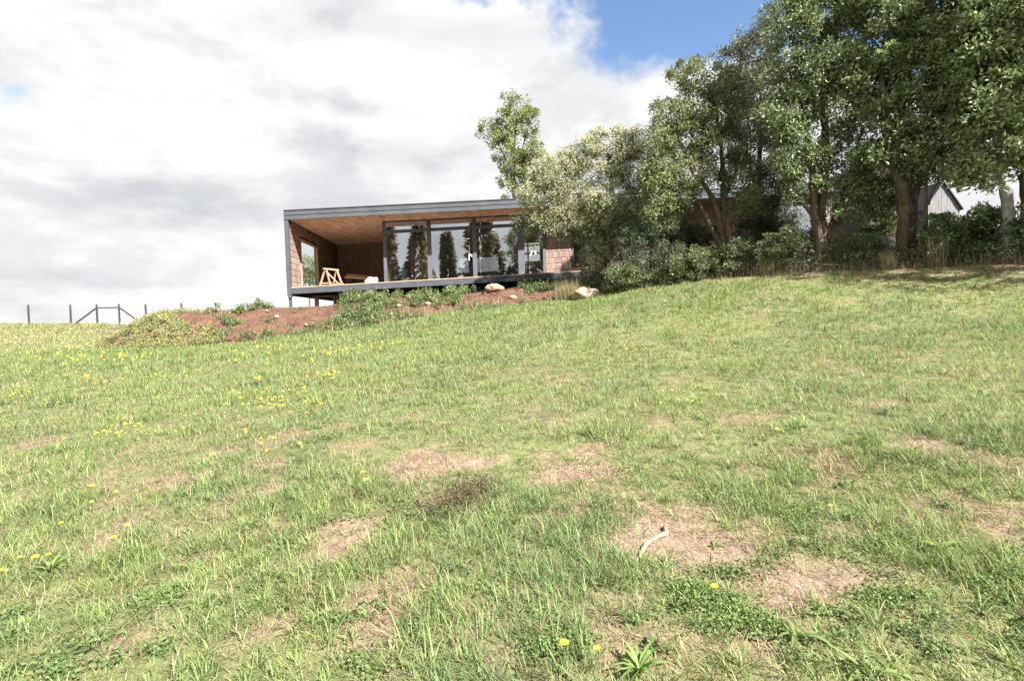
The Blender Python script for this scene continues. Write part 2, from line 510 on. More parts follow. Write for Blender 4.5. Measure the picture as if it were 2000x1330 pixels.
def dryness(x, y):
    n = fbm(x, y, 3.2, 2, 4); n2 = fbm(x, y, 9.0, 5, 3)
    d = sstep(n * 0.75 + n2 * 0.25, 0.55, 0.72) * 0.42 * sstep(-y, -9.0, -4.5) + 0.12 * sstep(n, 0.6, 0.75)
    tq_ = x / np.maximum(y, .5); ed_ = edge_depth(tq_)
    d = d + .75 * sstep(y, ed_ - 1.5, ed_ + .2) * sstep(tq_, .12, .24) * sstep(n2, .30, .55)
    for cx, cy, rx, ry, s in PATCH:
        q = np.sqrt(((x - cx) / rx) ** 2 + ((y - cy) / ry) ** 2) + (n2 - 0.5) * 1.7 + (n - 0.5) * 1.2
        d = np.maximum(d, s * sstep(-q, -1.15, -0.75))
    return np.clip(d, 0, 1)


GREEN = np.array([0.170, 0.245, 0.084]); BLUEG = np.array([0.142, 0.220, 0.082]); YELG = np.array([0.225, 0.282, 0.102])
STRAW = np.array([0.40, 0.315, 0.215]); PALE = np.array([0.27, 0.275, 0.14])


def field_colour(x, y):
    """living-grass colour of a spot"""
    t = x / np.maximum(y, 0.5)
    n = fbm(x, y, 0.9, 3, 4); m = fbm(x, y, 2.6, 6, 3)
    c = GREEN + (BLUEG - GREEN) * sstep(n, 0.5, 0.66)[:, None]
    c = c + (YELG - c) * (sstep(m, 0.42, 0.7) * 0.5)[:, None]
    far = sstep(y, 15.0, 22.0) * sstep(-t, 0.60, 0.76)          # yellower field beyond the mound, painted lighter past a cloud shadow's edge
    c = c + (PALE - c) * (0.85 * far)[:, None]
    return c


gx = np.unique(np.concatenate([np.arange(-16, 16.01, 0.2), np.arange(-60, 60, 2.0), np.array([-900, -500, -300, -200, -140, -100, -80, 80, 100, 140, 200, 300, 500, 900])]))
gy = np.unique(np.concatenate([np.arange(-2, 22.01, 0.2), np.arange(-60, 70, 1.5), np.array([-900, -500, -300, -200, -140, -100, -80, 80, 95, 140, 200, 300, 500, 900])]))
GX, GY = np.meshgrid(gx, gy, indexing='ij')
GZ = ground(GX.ravel(), GY.ravel())
V = np.c_[GX.ravel(), GY.ravel(), GZ]
nx, ny = len(gx), len(gy)
ii = (np.arange(nx - 1)[:, None] * ny + np.arange(ny - 1)[None]).ravel()
Fq = np.stack([ii, ii + ny, ii + ny + 1, ii + 1], -1)
dr = dryness(V[:, 0], V[:, 1])
soilc = np.array([0.17, 0.115, 0.075])
gcol = field_colour(V[:, 0], V[:, 1]) * 0.68  # grass colour darkened to paint in the shade between blades
n4 = fbm(V[:, 0], V[:, 1], 6.0, 7, 3)
mixs = np.clip(0.35 + 0.5 * (n4 - 0.4) + 0.8 * dr, 0, 1) * sstep(-V[:, 1], -26, -14)
gcol = gcol + (soilc - gcol) * mixs[:, None]
strawg = np.array([0.27, 0.195, 0.148])
gcol = gcol + (strawg - gcol) * (0.75 * dr)[:, None]
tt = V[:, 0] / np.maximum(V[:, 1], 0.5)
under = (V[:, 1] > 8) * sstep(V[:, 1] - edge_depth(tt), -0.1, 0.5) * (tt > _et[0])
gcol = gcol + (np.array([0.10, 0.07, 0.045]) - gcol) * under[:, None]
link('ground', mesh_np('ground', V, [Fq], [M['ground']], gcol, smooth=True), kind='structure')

# ------------------------------------------------------------------ bank of dug soil before the house
ST = [(195, 686, 17.6, 200, 678, 18.0), (250, 686, 17.2, 255, 645, 18.6), (300, 684, 17.0, 305, 620, 19.0), (380, 678, 16.8, 372, 609, 19.3), (470, 670, 16.8, 440, 606, 19.5),
      (560, 662, 16.8, 545, 602, 19.8), (640, 652, 16.8, 640, 599, 20.0), (700, 643, 16.8, 690, 586, 19.6), (760, 634, 16.8, 750, 583, 19.5), (850, 619, 16.9, 850, 579, 19.4),
      (950, 606, 17.1, 945, 568, 19.2), (1010, 600, 17.2, 1010, 560, 19.1), (1090, 589, 17.3, 1085, 562, 19.0), (1150, 586, 17.1, 1150, 558, 18.9), (1230, 572, 16.8, 1230, 550, 18.6)]
_ti = np.linspace(0, len(ST) - 1, 260); _si = np.arange(len(ST))
_b = np.array([at(*s[:3]) for s in ST]); _c = np.array([at(*s[3:]) for s in ST])
BB = np.c_[[np.interp(_ti, _si, _b[:, k]) for k in range(3)]].T; CC = np.c_[[np.interp(_ti, _si, _c[:, k]) for k in range(3)]].T
NS, NJ = len(_ti), 46
vv = np.linspace(0, 1, NJ)
MV = np.zeros((NS, NJ, 3))
for j, v in enumerate(vv):
    if v < 0.72:
        q = v / 0.72
        MV[:, j, :2] = BB[:, :2] + (CC - BB)[:, :2] * q
        e = 0.75 * q + 0.25 * math.sin(q * math.pi / 2)
        MV[:, j, 2] = BB[:, 2] - 0.04 + (CC - BB)[:, 2] * e + 0.04 * q
    else:
        q = (v - 0.72) / 0.28
        MV[:, j, 0] = CC[:, 0]; MV[:, j, 1] = CC[:, 1] + 2.2 * q
        MV[:, j, 2] = CC[:, 2] - 0.75 * q * q
mn = fbm(MV[..., 0], MV[..., 1] * 1.3, 0.9, 3, 5) - 0.5; mn2 = fbm(MV[..., 0], MV[..., 1], 4.5, 6, 3) - 0.5
env = np.sin(np.clip(vv / 0.72, 0, 1) * np.pi / 2 * 1.0)[None] * np.where(vv < 0.72, np.sin(np.clip(vv / 0.72, 0, 1) * np.pi) * 0.8 + 0.2, 0.3)[None]
MV[..., 2] += env * (mn * 0.45 + mn2 * 0.16)
ii = (np.arange(NS - 1)[:, None] * NJ + np.arange(NJ - 1)[None]).ravel()
link('soil_bank', mesh_np('soil_bank', MV.reshape(-1, 3), [np.stack([ii, ii + NJ, ii + NJ + 1, ii + 1], -1)], [M['soil']], smooth=True), kind='structure')


def bank_point(px, v):
    """a point of the bank at pixel column px and slope fraction v"""
    i = int(np.argmin(np.abs(np.interp(_ti, _si, [s[0] + (s[3] - s[0]) * v / 0.72 for s in ST]) - px)))
    return MV[i, int(round(v * (NJ - 1)))]


# ------------------------------------------------------------------ the house
PSI = math.radians(3.27); K = 0.034
HO = at(570, 562, 21.0)
house = empty('house', HO, PSI, 'long flat-roofed shingle house on a steel frame with an open corner terrace', 'house')


def shear(V):
    V = np.array(V, float); V[:, 2] += K * V[:, 0]; return V


def hp(name, mb, m, parent=house, label=None, kind=None):
    return link(name, mb.mesh(name, M[m], shear), parent, label=label, kind=kind)


def hworld(x, y, z):
    c, s = math.cos(PSI), math.sin(PSI)
    return HO + np.array([c * x - s * y, s * x + c * y, z + K * x])


XR = 22.55; YB = 8.0; CE = 2.60; GY0 = 1.25
hp('roof', MB().box(-0.13, XR + 0.1, -0.10, YB + 0.1, CE + 0.20, CE + 0.33), 'membrane')
f = MB(); f.box(-0.13, XR, -0.14, -0.105, CE + 0.17, CE + 0.34); f.box(-0.13, XR, -0.12, -0.102, CE + 0.01, CE + 0.166); f.box(-0.15, XR, -0.17, -0.09, CE + 0.343, CE + 0.375)
hp('fascia', f, 'fascia')
f = MB(); f.box(-0.155, -0.132, -0.09, 1.22, -0.30, CE + 0.33); f.box(-0.155, -0.132, 3.55, YB, -0.30, CE + 0.33); f.box(-0.155, -0.132, 1.22, 3.55, 2.08, CE + 0.33); f.box(-0.155, -0.132, 1.22, 3.55, -.3, 0); hp('side_cladding', f, 'fascia')
hp('corner_post', MB().box(-0.13, 0.0, -0.1, 0.03, -0.40, CE + 0.005), 'fascia')
hp('edge_beam', MB().box(0.003, 12.6, -0.06, 0.06, -0.25, -0.03), 'steel').name
hp('deck_trim', MB().box(0.003, 12.6, -0.075, 0.12, -0.027, 0.012), 'pine')
hp('deck', MB().box(0.003, XR, 0.123, YB, -0.06, 0.0), 'pine')
for i in range(30):
    hp('joist', MB().box(0.35 + i * 0.42, 0.41 + i * 0.42, 0.07, 3.0, -0.24, -0.063), 'joist')
for x, z in ((-0.075, -0.75), (3.02, -0.7), (6.6, -0.7), (9.7, -0.7), (12.3, -0.7)):
    hp('post', MB().box(x - 0.045, x + 0.045, -0.05, 0.05, z, -0.253 if x > 0 else -0.403), 'steel')
hp('added_shade_skirt', MB().box(0.75, XR, 3.1, 3.3, -1.6, -0.065), 'joist')  # added skirt that blocks light from behind and keeps the underfloor dark
hp('rim_joist', MB().box(-0.12, -0.02, 0.1, YB, -0.30, -0.065), 'joist')

# side wall with its window opening, terrace back wall, ceiling
WY0, WY1, WZ1 = 1.22, 3.55, 2.08
side = MB(); side.box(-0.13, -0.03, 0.04, WY0, 0.003, CE); side.box(-0.13, -0.03, WY1, YB - 0.1, 0.003, CE); side.box(-0.13, -0.03, WY0, WY1, WZ1, CE)
side_wall = hp('side_wall', side, 'joist')
wn_ = MB(); wn_.box(-0.13, 0.03, WY1 - 0.06, WY1 - 0.002, 0.003, WZ1); wn_.box(-0.13, 0.03, WY0 + 0.002, WY1 - 0.063, WZ1 - 0.06, WZ1 - 0.002); wn_.box(-0.13, 0.03, WY0 + 0.002, WY0 + 0.05, 0.003, WZ1 - 0.063)
sw = hp('window', MB().box(-0.09, -0.08, WY0 + 0.05, WY1 - 0.06, 0.05, WZ1 - 0.065), 'clear_glass', label='tall side window of the open terrace')
hp('frame', wn_, 'pine', sw)
YT = 7.0
back_wall = hp('terrace_back_wall', MB().box(-0.03, 3.36, YT, YT + 0.12, 0.003, CE), 'joist')
hp('ceiling', MB().box(-0.03, XR, -0.08, YB, CE + 0.04, CE + 0.19), 'joist')


def wedge(wd, ht, t0=0.006, t1=0.020):
    """a tapered shingle: width along x, height z, thick lower end, front face towards -y"""
    return np.array([(0, -t1, 0), (wd, -t1, 0), (wd, 0, 0), (0, 0, 0), (0, -t0, ht), (wd, -t0, ht), (wd, 0, ht), (0, 0, ht)], float)


def shingle_rows(length, height, ch, wmin, wmax, seed):
    """positions of shingles on a wall: (x, z, width)"""
    r = np.random.default_rng(seed); out = []
    z = 0.0
    while z < height - 0.05:
        x = -r.random() * wmax
        while x < length:
            wd = r.uniform(wmin, wmax)
            a, b = max(x, 0), min(x + wd - 0.006, length)
            if b - a > 0.03: out.append((a, z + r.uniform(-0.012, 0.012), b - a))
            x += wd
        z += ch
    return out


def joined(rows, ch, place, name, m, parent, t1=0.02, seed=1):
    mb = MB(); cs = []
    r = np.random.default_rng(seed)
    for x, z, wd in rows:
        wv = wedge(wd, ch * 1.12, 0.005, t1 * r.uniform(0.75, 1.3)); wv[:, 0] += x; wv[:, 2] += z
        mb.add(place(wv), BOXF); cs += [r.random()] * 8
    c = np.repeat(np.array(cs)[:, None], 3, 1)
    return link(name, mb.mesh(name, M[m], shear, c), parent, kind='stuff')


CH = 0.245
# side wall: wall-x runs in depth, faces +x
def place_side(V): return np.c_[-0.03 - V[:, 1], YT - V[:, 0], V[:, 2]]
rows = [q for q in shingle_rows(YT - 0.04, CE - 0.02, CH, 0.10, 0.19, 3)]
rows = [(x, z, wd) for x, z, wd in rows if not (WY0 - 0.02 < YT - x - wd / 2 < WY1 + 0.02 and z < WZ1 - 0.1) and z + CH < CE + 0.1]
near = [q for q in rows if YT - q[0] < WY0 + 0.02]; far_ = [q for q in rows if YT - q[0] >= WY0 + 0.02]
joined(far_, CH, place_side, 'shingles', 'shingle', side_wall, 0.022, 5)
n_single = 0
shingle_cache = {}


def single_shingle(parent, m, loc, rz, wd, ch):
    """one shingle as an object; alike ones share mesh data"""
    global n_single
    wq = round(wd / 0.02) * 0.02 + 0.0
    key = (m, round(wq, 2))
    if key not in shingle_cache:
        shingle_cache[key] = mesh_np('shingle', wedge(max(wd if wq < 0.02 else wq - 0.004, 0.02), ch * 1.12, 0.005, 0.022), [BOXF], [M[m]])
    o = link('shingle', shingle_cache[key], parent, loc); o.rotation_euler = (random.uniform(-.012, .012), random.uniform(-.02, .02), rz); n_single += 1
    return o


for x, z, wd in near:
    single_shingle(side_wall, 'shingle', (-0.03, YT - x - wd, z + K * 0), math.pi / 2, wd, CH)
rows = shingle_rows(3.3, CE - 0.02, 0.30, 0.06, 0.14, 8)
joined(rows, 0.30, lambda V: np.c_[V[:, 0], YT + V[:, 1], V[:, 2]], 'shingles', 'shingle_dark', back_wall, 0.035, 9)
# ceiling shingles over the terrace and the overhang: rows run along x, thick ends hang down
rows = shingle_rows(3.45, YT + 0.06, 0.21, 0.09, 0.2, 12)
ceil_p = [o for o in house.children if o.name == 'ceiling'][0]
joined(rows, 0.21, lambda V: np.c_[V[:, 0], -0.07 + V[:, 2], CE + 0.04 + V[:, 1]], 'shingles', 'shingle_ceiling', ceil_p, 0.038, 13)
rows = shingle_rows(8.8, GY0 + 0.1, 0.21, 0.09, 0.2, 14)
joined(rows, 0.21, lambda V: np.c_[V[:, 0] + 3.47, -0.07 + V[:, 2], CE + 0.04 + V[:, 1]], 'shingles', 'shingle_ceiling', ceil_p, 0.038, 15)

# glazed front: four bays
MX = [3.36, 5.17, 7.05, 8.95, 10.0]
HX = 0.085
for i, x in enumerate(MX):
    wdt = 0.17 if i in (1, 2) else (0.27 if i == 3 else 0.12)
    hp('mullion', MB().box(x, x + wdt, GY0 - 0.06, GY0 + 0.08, 0.003, CE + 0.02), 'frame')
MW = [0.12, 0.17, 0.17, 0.27, 0.12]
for i in range(4):
    a, b = MX[i] + MW[i] + 0.002, MX[i + 1] - 0.002
    wi = hp('window', MB().box(a, b, GY0 + 0.0, GY0 + 0.012, 0.05, 2.10), 'glass')
    hp('transom_light', MB().box(a, b, GY0 + 0.0, GY0 + 0.012, 2.23, CE - 0.06), 'glass', wi)
    hp('transom', MB().box(a, b, GY0 - 0.04, GY0 + 0.05, 2.10, 2.23), 'frame', wi)
    hp('sill', MB().box(a, b, GY0 - 0.03, GY0 + 0.05, 0.003, 0.05), 'frame', wi)
    hp('head_frame', MB().box(a, b, GY0 - 0.03, GY0 + 0.05, CE - 0.06, CE + 0.02), 'frame', wi)
    strips = {1: [((1.13, 1.55), (1.7, .95), .05), ((1.57, 1.45), (1.55, .8), .035)], 2: [((1.08, 1.65), (.95, 1.45), .04), ((.95, 1.45), (1.2, 1.08), .04), ((.2, 1.6), (.1, 1.25), .03)], 3: [((.42, 1.3), (.24, .85), .04), ((.42, 1.25), (.47, .9), .05)]}
    for p, q, wd in strips.get(i, []):
        hp('tape_strip', MB().bar((a + p[0], GY0 - 0.012, p[1]), (a + q[0], GY0 - 0.02, q[1]), wd, 0.006, up=(0, 1, 0)), 'tape', wi)

# room behind the glass
iw = MB(); iw.box(3.37, 3.47, GY0 + 0.09, YT + 0.1, 0.003, CE); hp('partition', iw, 'inner')
def hole_wall(mb, x0, x1, y0, y1, z1, holes):
    xs = x0
    for a, b, c, d in holes:
        mb.box(xs, a, y0, y1, 0.003, z1); mb.box(a, b, y0, y1, 0.003, c); mb.box(a, b, y0, y1, d, z1); xs = b
    mb.box(xs, x1, y0, y1, 0.003, z1)
    return mb
inner_wall = hp('interior_wall', hole_wall(MB(), 3.49, 14.0, 4.9, 5.02, CE, [(4.0, 4.28, 0.4, 2.2), (6.35, 6.8, 0.62, 1.32), (7.0, 8.25, 0.62, 1.32), (9.4, 10.3, 1.0, 1.9)]), 'inner')
for a, b in ((6.35, 6.8), (7.0, 8.25)):
    fr = MB(); fr.box(a - .05, a, 4.87, 5.04, .57, 1.37); fr.box(b, b + .05, 4.87, 5.04, .57, 1.37); fr.box(a, b, 4.87, 5.04, .57, .62); fr.box(a, b, 4.87, 5.04, 1.32, 1.37)
    wi = hp('window', MB().box(a, b, 4.95, 4.958, .62, 1.32), 'glass', label='small window in the rear wall seen through the glazing')
    hp('frame', fr, 'frame', wi)
hp('partition', MB().box(4.3, 5.2, 2.5, 2.6, 0.021, 2.1), 'ply', label='plywood partition standing behind the glazing')
hp('interior_beam', MB().box(3.49, 11.88, 3.6, 3.74, 1.85, 1.99), 'inner')
hp('interior_floor', MB().box(3.49, 14.0, GY0 + 0.1, 4.88, 0.003, 0.02), 'concrete')
sh = MB()
for z in (0.35, 0.8, 1.25, 1.62): sh.box(8.72, 11.4, 3.8, 4.1, z, z + 0.035)
for x in (8.68, 9.6, 10.5, 11.4): sh.box(x, x + 0.035, 3.79, 4.11, 0.021, 1.8)
hp('shelving', sh, 'inner')
hp('partition', MB().box(11.9, 12.0, GY0 + 0.4, 4.88, 0.003, CE), 'inner')

# shingled wing beyond the glazing
WX0 = 10.13
WING = [(11.25, 12.15, 0.35, 2.0), (13.6, 15.4, 0.9, 2.1), (20.1, 22.3, 0.5, 2.45)]
fw = hp('front_wall', hole_wall(MB(), WX0, XR, GY0, GY0 + 0.14, CE + 0.02, WING), 'joist')
for a, b, c, d in WING:
    wi = hp('window', MB().box(a + .05, b - .05, GY0 + 0.03, GY0 + 0.042, c + .05, d - .05), 'glass')
    fr = MB(); fr.box(a, a + .05, GY0 - .03, GY0 + .08, c, d); fr.box(b - .05, b, GY0 - .03, GY0 + .08, c, d); fr.box(a + .05, b - .05, GY0 - .03, GY0 + .08, c, c + .05); fr.box(a + .05, b - .05, GY0 - .03, GY0 + .08, d - .05, d)
    hp('frame', fr, 'frame', wi)
rows = [q for q in shingle_rows(XR - WX0, CE, CH, 0.09, 0.18, 21)
        if not any(a - .04 < WX0 + q[0] + q[2] / 2 < b + .04 and c - 0.15 < q[1] < d - .08 for a, b, c, d in WING)]
single = [q for q in rows if q[0] < 2.6]; rest = [q for q in rows if q[0] >= 2.6]
for x, z, wd in single[:300 - n_single]:
    single_shingle(fw, 'shingle', (WX0 + x, GY0 - 0.001, z + K * (WX0 + x)), 0, wd, CH)
joined(rest + single[300 - n_single:] if n_single >= 300 else rest, CH, lambda V: np.c_[V[:, 0] + WX0, GY0 + V[:, 1], V[:, 2]], 'shingles', 'shingle', fw, 0.022, 23)
hp('end_wall', MB().box(XR, XR + 0.12, GY0, YB, -0.5, CE + 0.02), 'joist')
hp('rear_wall', hole_wall(MB(), 3.49, XR, YB - 0.1, YB, CE, [(4.2, 11.5, 0.3, 2.3)]), 'joist')  # opening enlarged to let more daylight into the room
# loose conduits hanging from the ceilings
for pts in ([(2.3, 3.2, CE), (2.31, 3.2, CE - .2), (2.4, 3.2, CE - .36), (2.46, 3.18, CE - .5)], [(2.98, 3.2, CE), (2.99, 3.2, CE - .15), (2.93, 3.2, CE - .3), (2.9, 3.2, CE - .42)],
            [(7.75, .7, CE), (7.75, .7, CE - .1), (7.78, .7, CE - .16)], [(7.95, .7, CE), (7.95, .7, CE - .08), (7.93, .7, CE - .2)], [(5.1, .7, CE), (5.12, .7, CE - .1)]):
    hp('conduit', MB().tube(pts, 0.014, 6), 'orange')

# things on the deck, beneath it and indoors
def sawhorse(loc, rz, label):
    e = empty('sawhorse', loc, rz, label, 'sawhorse')
    for y in (-0.31, 0.31):
        for s in (-1, 1):
            link('leg', MB().bar((0.03 * s, y, 0.68), (0.27 * s, y * 1.15, 0.0), 0.035, 0.07).mesh('leg', M['pine']), e)
        link('crosspiece', MB().bar((-0.3, y * 1.1, 0.12), (0.3, y * 1.1, 0.12), 0.03, 0.08).mesh('crosspiece', M['pine']), e)
    link('top_beam', MB().bar((0, -0.42, 0.70), (0, 0.42, 0.70), 0.06, 0.06).mesh('top_beam', M['pine']), e)
    link('brace', MB().bar((0.02, -0.3, 0.6), (0.1, 0.33, 0.1), 0.03, 0.05).mesh('brace', M['pine']), e)
    return e


sawhorse(hworld(1.32, 0.75, 0.003), math.radians(-24), 'raw pine sawhorse standing at the terrace edge')
e = empty('workbench', hworld(2.1, 2.3, 0.003), PSI, 'low plywood-topped bench with black legs behind the sawhorse', 'bench')
link('top', MB().add([(-.55, -.35, .42), (.45, -.35, .33), (.45, .3, .5), (-.55, .3, .62), (-.55, -.35, .45), (.45, -.35, .36), (.45, .3, .53), (-.55, .3, .65)], BOXF).mesh('top', M['ply']), e)
for x, y, h in ((-.48, -.3, .41), (.4, -.3, .33), (.4, .26, .48), (-.48, .26, .6)):
    link('leg', MB().box(x, x + .06, y, y + .05, 0, h).mesh('leg', M['black']), e)
e = empty('crate', hworld(2.95, 2.2, 0.003), PSI, 'small open black crate on the terrace beside the bench', 'crate')
for n_, bx in (('side', (-.3, -.27, -.2, .2, 0, .28)), ('side', (.27, .3, -.2, .2, 0, .28)), ('base', (-.27, .27, -.2, .2, 0, .03)), ('shelf', (-.27, .27, -.2, .2, .25, .28)), ('back', (-.27, .27, .17, .2, .03, .25))):
    link(n_, MB().box(*bx).mesh(n_, M['black']), e)


def lump(name, loc, r, mat_, seed, label=None, cat=None, squash=(1, 1, 1), rough=0.25, sub=3, group=None, two=False, parent=None):
    """an irregular stone or sack from a displaced ball"""
    import bmesh
    bm = bmesh.new(); bmesh.ops.create_icosphere(bm, subdivisions=sub, radius=1.0)
    for v in bm.verts:
        c = v.co.copy()
        d = 1 + rough * (mnoise.noise(c * 1.1 + Vector((seed * 3.1, 0, 0))) * 1.2 + 0.5 * mnoise.noise(c * 2.6 + Vector((0, seed * 1.7, 0))) + 0.2 * mnoise.noise(c * 6 + Vector((0, 0, seed))))
        if two: d *= 1 - 0.22 * math.exp(-((c.x - 0.05) / 0.22) ** 2) * max(0, c.z)
        cell = mnoise.noise(Vector((round(c.x * 1.7), round(c.y * 1.7), round(c.z * 1.7))) * 0.7 + Vector((seed, 0, 0)))
        c *= d * (1 + 0.10 * rough * cell)
        v.co = Vector((c.x * r * squash[0], c.y * r * squash[1], c.z * r * squash[2]))
    me = bpy.data.meshes.new(name); bm.to_mesh(me); bm.free(); me.materials.append(M[mat_])
    for p in me.polygons: p.use_smooth = True
    o = link(name, me, parent, loc, label, cat, group); o.rotation_euler = (0, 0, seed * 0.7 if not two else 0)
    return o


lump('sack', hworld(2.98, 0.45, 0.10), 0.23, 'white', 4, 'crumpled white sack lying at the edge of the terrace deck', 'sack', (1.1, .8, .7), 0.5)
e = empty('drum', hworld(3.98, 2.6, 0.021), 0, 'pale blue plastic drum behind the first glass pane', 'drum')
mb = MB(); mb.tube([(0, 0, 0), (0, 0, .02), (0, 0, .2), (0, 0, .22), (0, 0, .24), (0, 0, .4), (0, 0, .42), (0, 0, .44), (0, 0, .62)], [.15, .17, .17, .18, .17, .17, .18, .17, .17], 24)
link('body', mb.mesh('body', M['drum']), e); link('lid', MB().tube([(0, 0, .621), (0, 0, .66)], [.18, .18], 24).mesh('lid', M['drum']), e)
b0 = hworld(1.0, 1.1, 0); zt = gz(b0[0], b0[1])
e = empty('trestle', (b0[0], b0[1], zt - 0.05), PSI, 'pale timber trestle standing under the terrace deck', 'trestle')
H_ = HO[2] + K - 0.30 - zt
for x in (-0.45, -0.36, 0.32, 0.45):
    link('leg', MB().bar((x, 0, 0), (x * .97, 0, H_ - 0.03), .05, .07).mesh('leg', M['pine']), e)
link('rail', MB().box(-.55, .55, -.06, .06, H_ - 0.03, H_ + 0.03).mesh('rail', M['pine']), e)

# ------------------------------------------------------------------ outbuildings beyond the trees
def board_building(name, label, x0, x1, y0, y1, zb, z1, ridge, bw, m, roofm):
    """gabled building, boarded gable end of single boards towards the meadow"""
    e = empty(name, (x0, y0, zb), 0, label, 'shed')
    W_, D_, H, RZ = x1 - x0, y1 - y0, z1 - zb, ridge - zb
    xa = W_ * 0.5
    core = MB(); core.add([(0, .03, 0), (W_, .03, 0), (W_, .03, H), (xa, .03, RZ), (0, .03, H), (0, D_, 0), (W_, D_, 0), (W_, D_, H), (xa, D_, RZ), (0, D_, H)],
                          [(0, 1, 2, 4), (6, 5, 9, 7), (0, 5, 6, 1), (1, 6, 7, 2), (5, 0, 4, 9)], [(4, 2, 3), (7, 9, 8)])
    wall = link('wall', core.mesh('wall', M[m]), e)
    x = 0.0
    while x < W_ - 0.02:
        b = min(x + bw - 0.012, W_)
        top = lambda q: H + (RZ - H) * (1 - abs(q - xa) / xa) - 0.01
        d = random.uniform(0, 0.012)
        if x < xa < b: hs = [(x, top(x)), (b, top(b))]
        hs = [(x, top(x)), (b, top(b))]
        V = [(x, -d, 0), (b, -d, 0), (b, .028, 0), (x, .028, 0), (x, -d, hs[0][1]), (b, -d, hs[1][1]), (b, .028, hs[1][1]), (x, .028, hs[0][1])]
        link('board', MB().add(V, BOXF).mesh('board', M[m]), wall)
        x += bw
    r = MB(); o_ = 0.12; s = (RZ - H) / xa
    for sx in (0, 1):
        xe = -o_ if sx == 0 else W_ + o_; ze = H - o_ * s
        r.add([(xe, -.15, ze + .01), (xa, -.15, RZ + .01), (xa, D_ + .15, RZ + .01), (xe, D_ + .15, ze + .01), (xe, -.15, ze + .09), (xa, -.15, RZ + .09), (xa, D_ + .15, RZ + .09), (xe, D_ + .15, ze + .09)], BOXF)
    link('roof', r.mesh('roof', M[roofm]), e)
    return e


def box_building(name, label, x0, x1, y0, y1, zb, z1, bw, m):
    e = empty(name, (x0, y0, zb), 0, label, 'building')
    wall = link('wall', MB().box(0, x1 - x0, 0.03, y1 - y0, 0, z1 - zb).mesh('wall', M[m]), e)
    x = 0.0
    while x < x1 - x0 - .02:
        d = random.uniform(0, .015)
        link('board', MB().box(x, min(x + bw - .012, x1 - x0), -d, .028, 0, z1 - zb - random.uniform(0, .01)).mesh('board', M[m]), wall); x += bw
    link('roof', MB().box(-.15, x1 - x0 + .15, -.15, y1 - y0 + .15, z1 - zb + .002, z1 - zb + .15).mesh('roof', M['membrane']), e)
    return e


a = at(1806, 470, 31); b = at(1874, 405, 31); c = at(1840, 357, 31)
board_building('shed', 'grey boarded shed with a steep gable behind the hedge', a[0], b[0], 31, 37, a[2] - 1.5, b[2], c[2], 0.16, 'greyboard', 'membrane')
a = at(1700, 470, 29); b = at(1762, 320, 29)
box_building('brown_outbuilding', 'dark brown boarded building behind the thickest trunk', a[0], b[0], 29, 34, a[2] - 1.5, b[2], 0.17, 'brownboard')
a = at(1766, 470, 33); b = at(1802, 360, 33)
box_building('grey_outbuilding', 'narrow grey boarded building just behind the thickest trunk', a[0], b[0], 33, 36, a[2] - 1.5, b[2], 0.17, 'greyboard')

# ------------------------------------------------------------------ fence on the ridge
def ridge_at(px, Y): 
    x = (px - 1000) / F * Y * 1.0
    p = at(px, 633, Y); return np.array([p[0], p[1], gz(p[0], p[1])])


fb = ridge_at(57, 37.5)
fence = empty('fence', fb, 0, 'weathered post fence with a braced section along the ridge of the field', 'fence')
FPX = [57, 139, 190.5, 234, 286, 356, 423, 485]
FP = [ridge_at(px, 37.5) for px in FPX]
for i, p in enumerate(FP):
    q = p - fb
    h = [1.36, 1.36, 1.36, 1.36, 1.34, 1.35, 1.35, 1.35][i]
    link('post', MB().tube([q + (0, 0, -.3), q + (0, 0, .5), q + (0.01, 0, h)], [.065, .062, .058], 8).mesh('post', M['post']), fence)
q2, q3 = FP[2] - fb, FP[3] - fb
link('rail', MB().bar(q2 + (0.05, 0, 1.14), q3 + (-.05, 0, 1.14), .09, .09).mesh('rail', M['post']), fence)
link('brace', MB().bar(q2 + (-.05, 0, 1.12), q2 + (-1.65, 0, 0.02), .08, .08).mesh('brace', M['post']), fence)
link('brace', MB().bar(q3 + (.05, 0, 1.12), q3 + (1.5, 0, .02), .08, .08).mesh('brace', M['post']), fence)
wm = MB()
for z in (.35, .7, 1.05):
    wm.tube([p - fb + (0, -.07, z) for p in FP], .003, 3)
link('wire', wm.mesh('wire', M['steel']), fence, kind='stuff')

# ------------------------------------------------------------------ trees
def unit(v): return v / (np.linalg.norm(v, axis=-1, keepdims=True) + 1e-9)


def leaf_quads(C, D, L, W, r, fold=0.18):
    n = len(C); D = unit(D)
    s = unit(np.cross(D, r.normal(size=(n, 3)))); nn = np.cross(s, D)
    L = np.broadcast_to(L, (n,))[:, None]; W = np.broadcast_to(W, (n,))[:, None]
    V = np.stack([C, C + D * L * .5 + s * W * .5 + nn * W * fold, C + D * L - nn * L * .08, C + D * L * .5 - s * W * .5 + nn * W * fold], 1)
    return V.reshape(-1, 3), np.arange(n * 4).reshape(-1, 4)


def pick(cols, n, r):
    cols = np.array([c[:3] for c in cols]); return cols[r.integers(0, len(cols), n)]


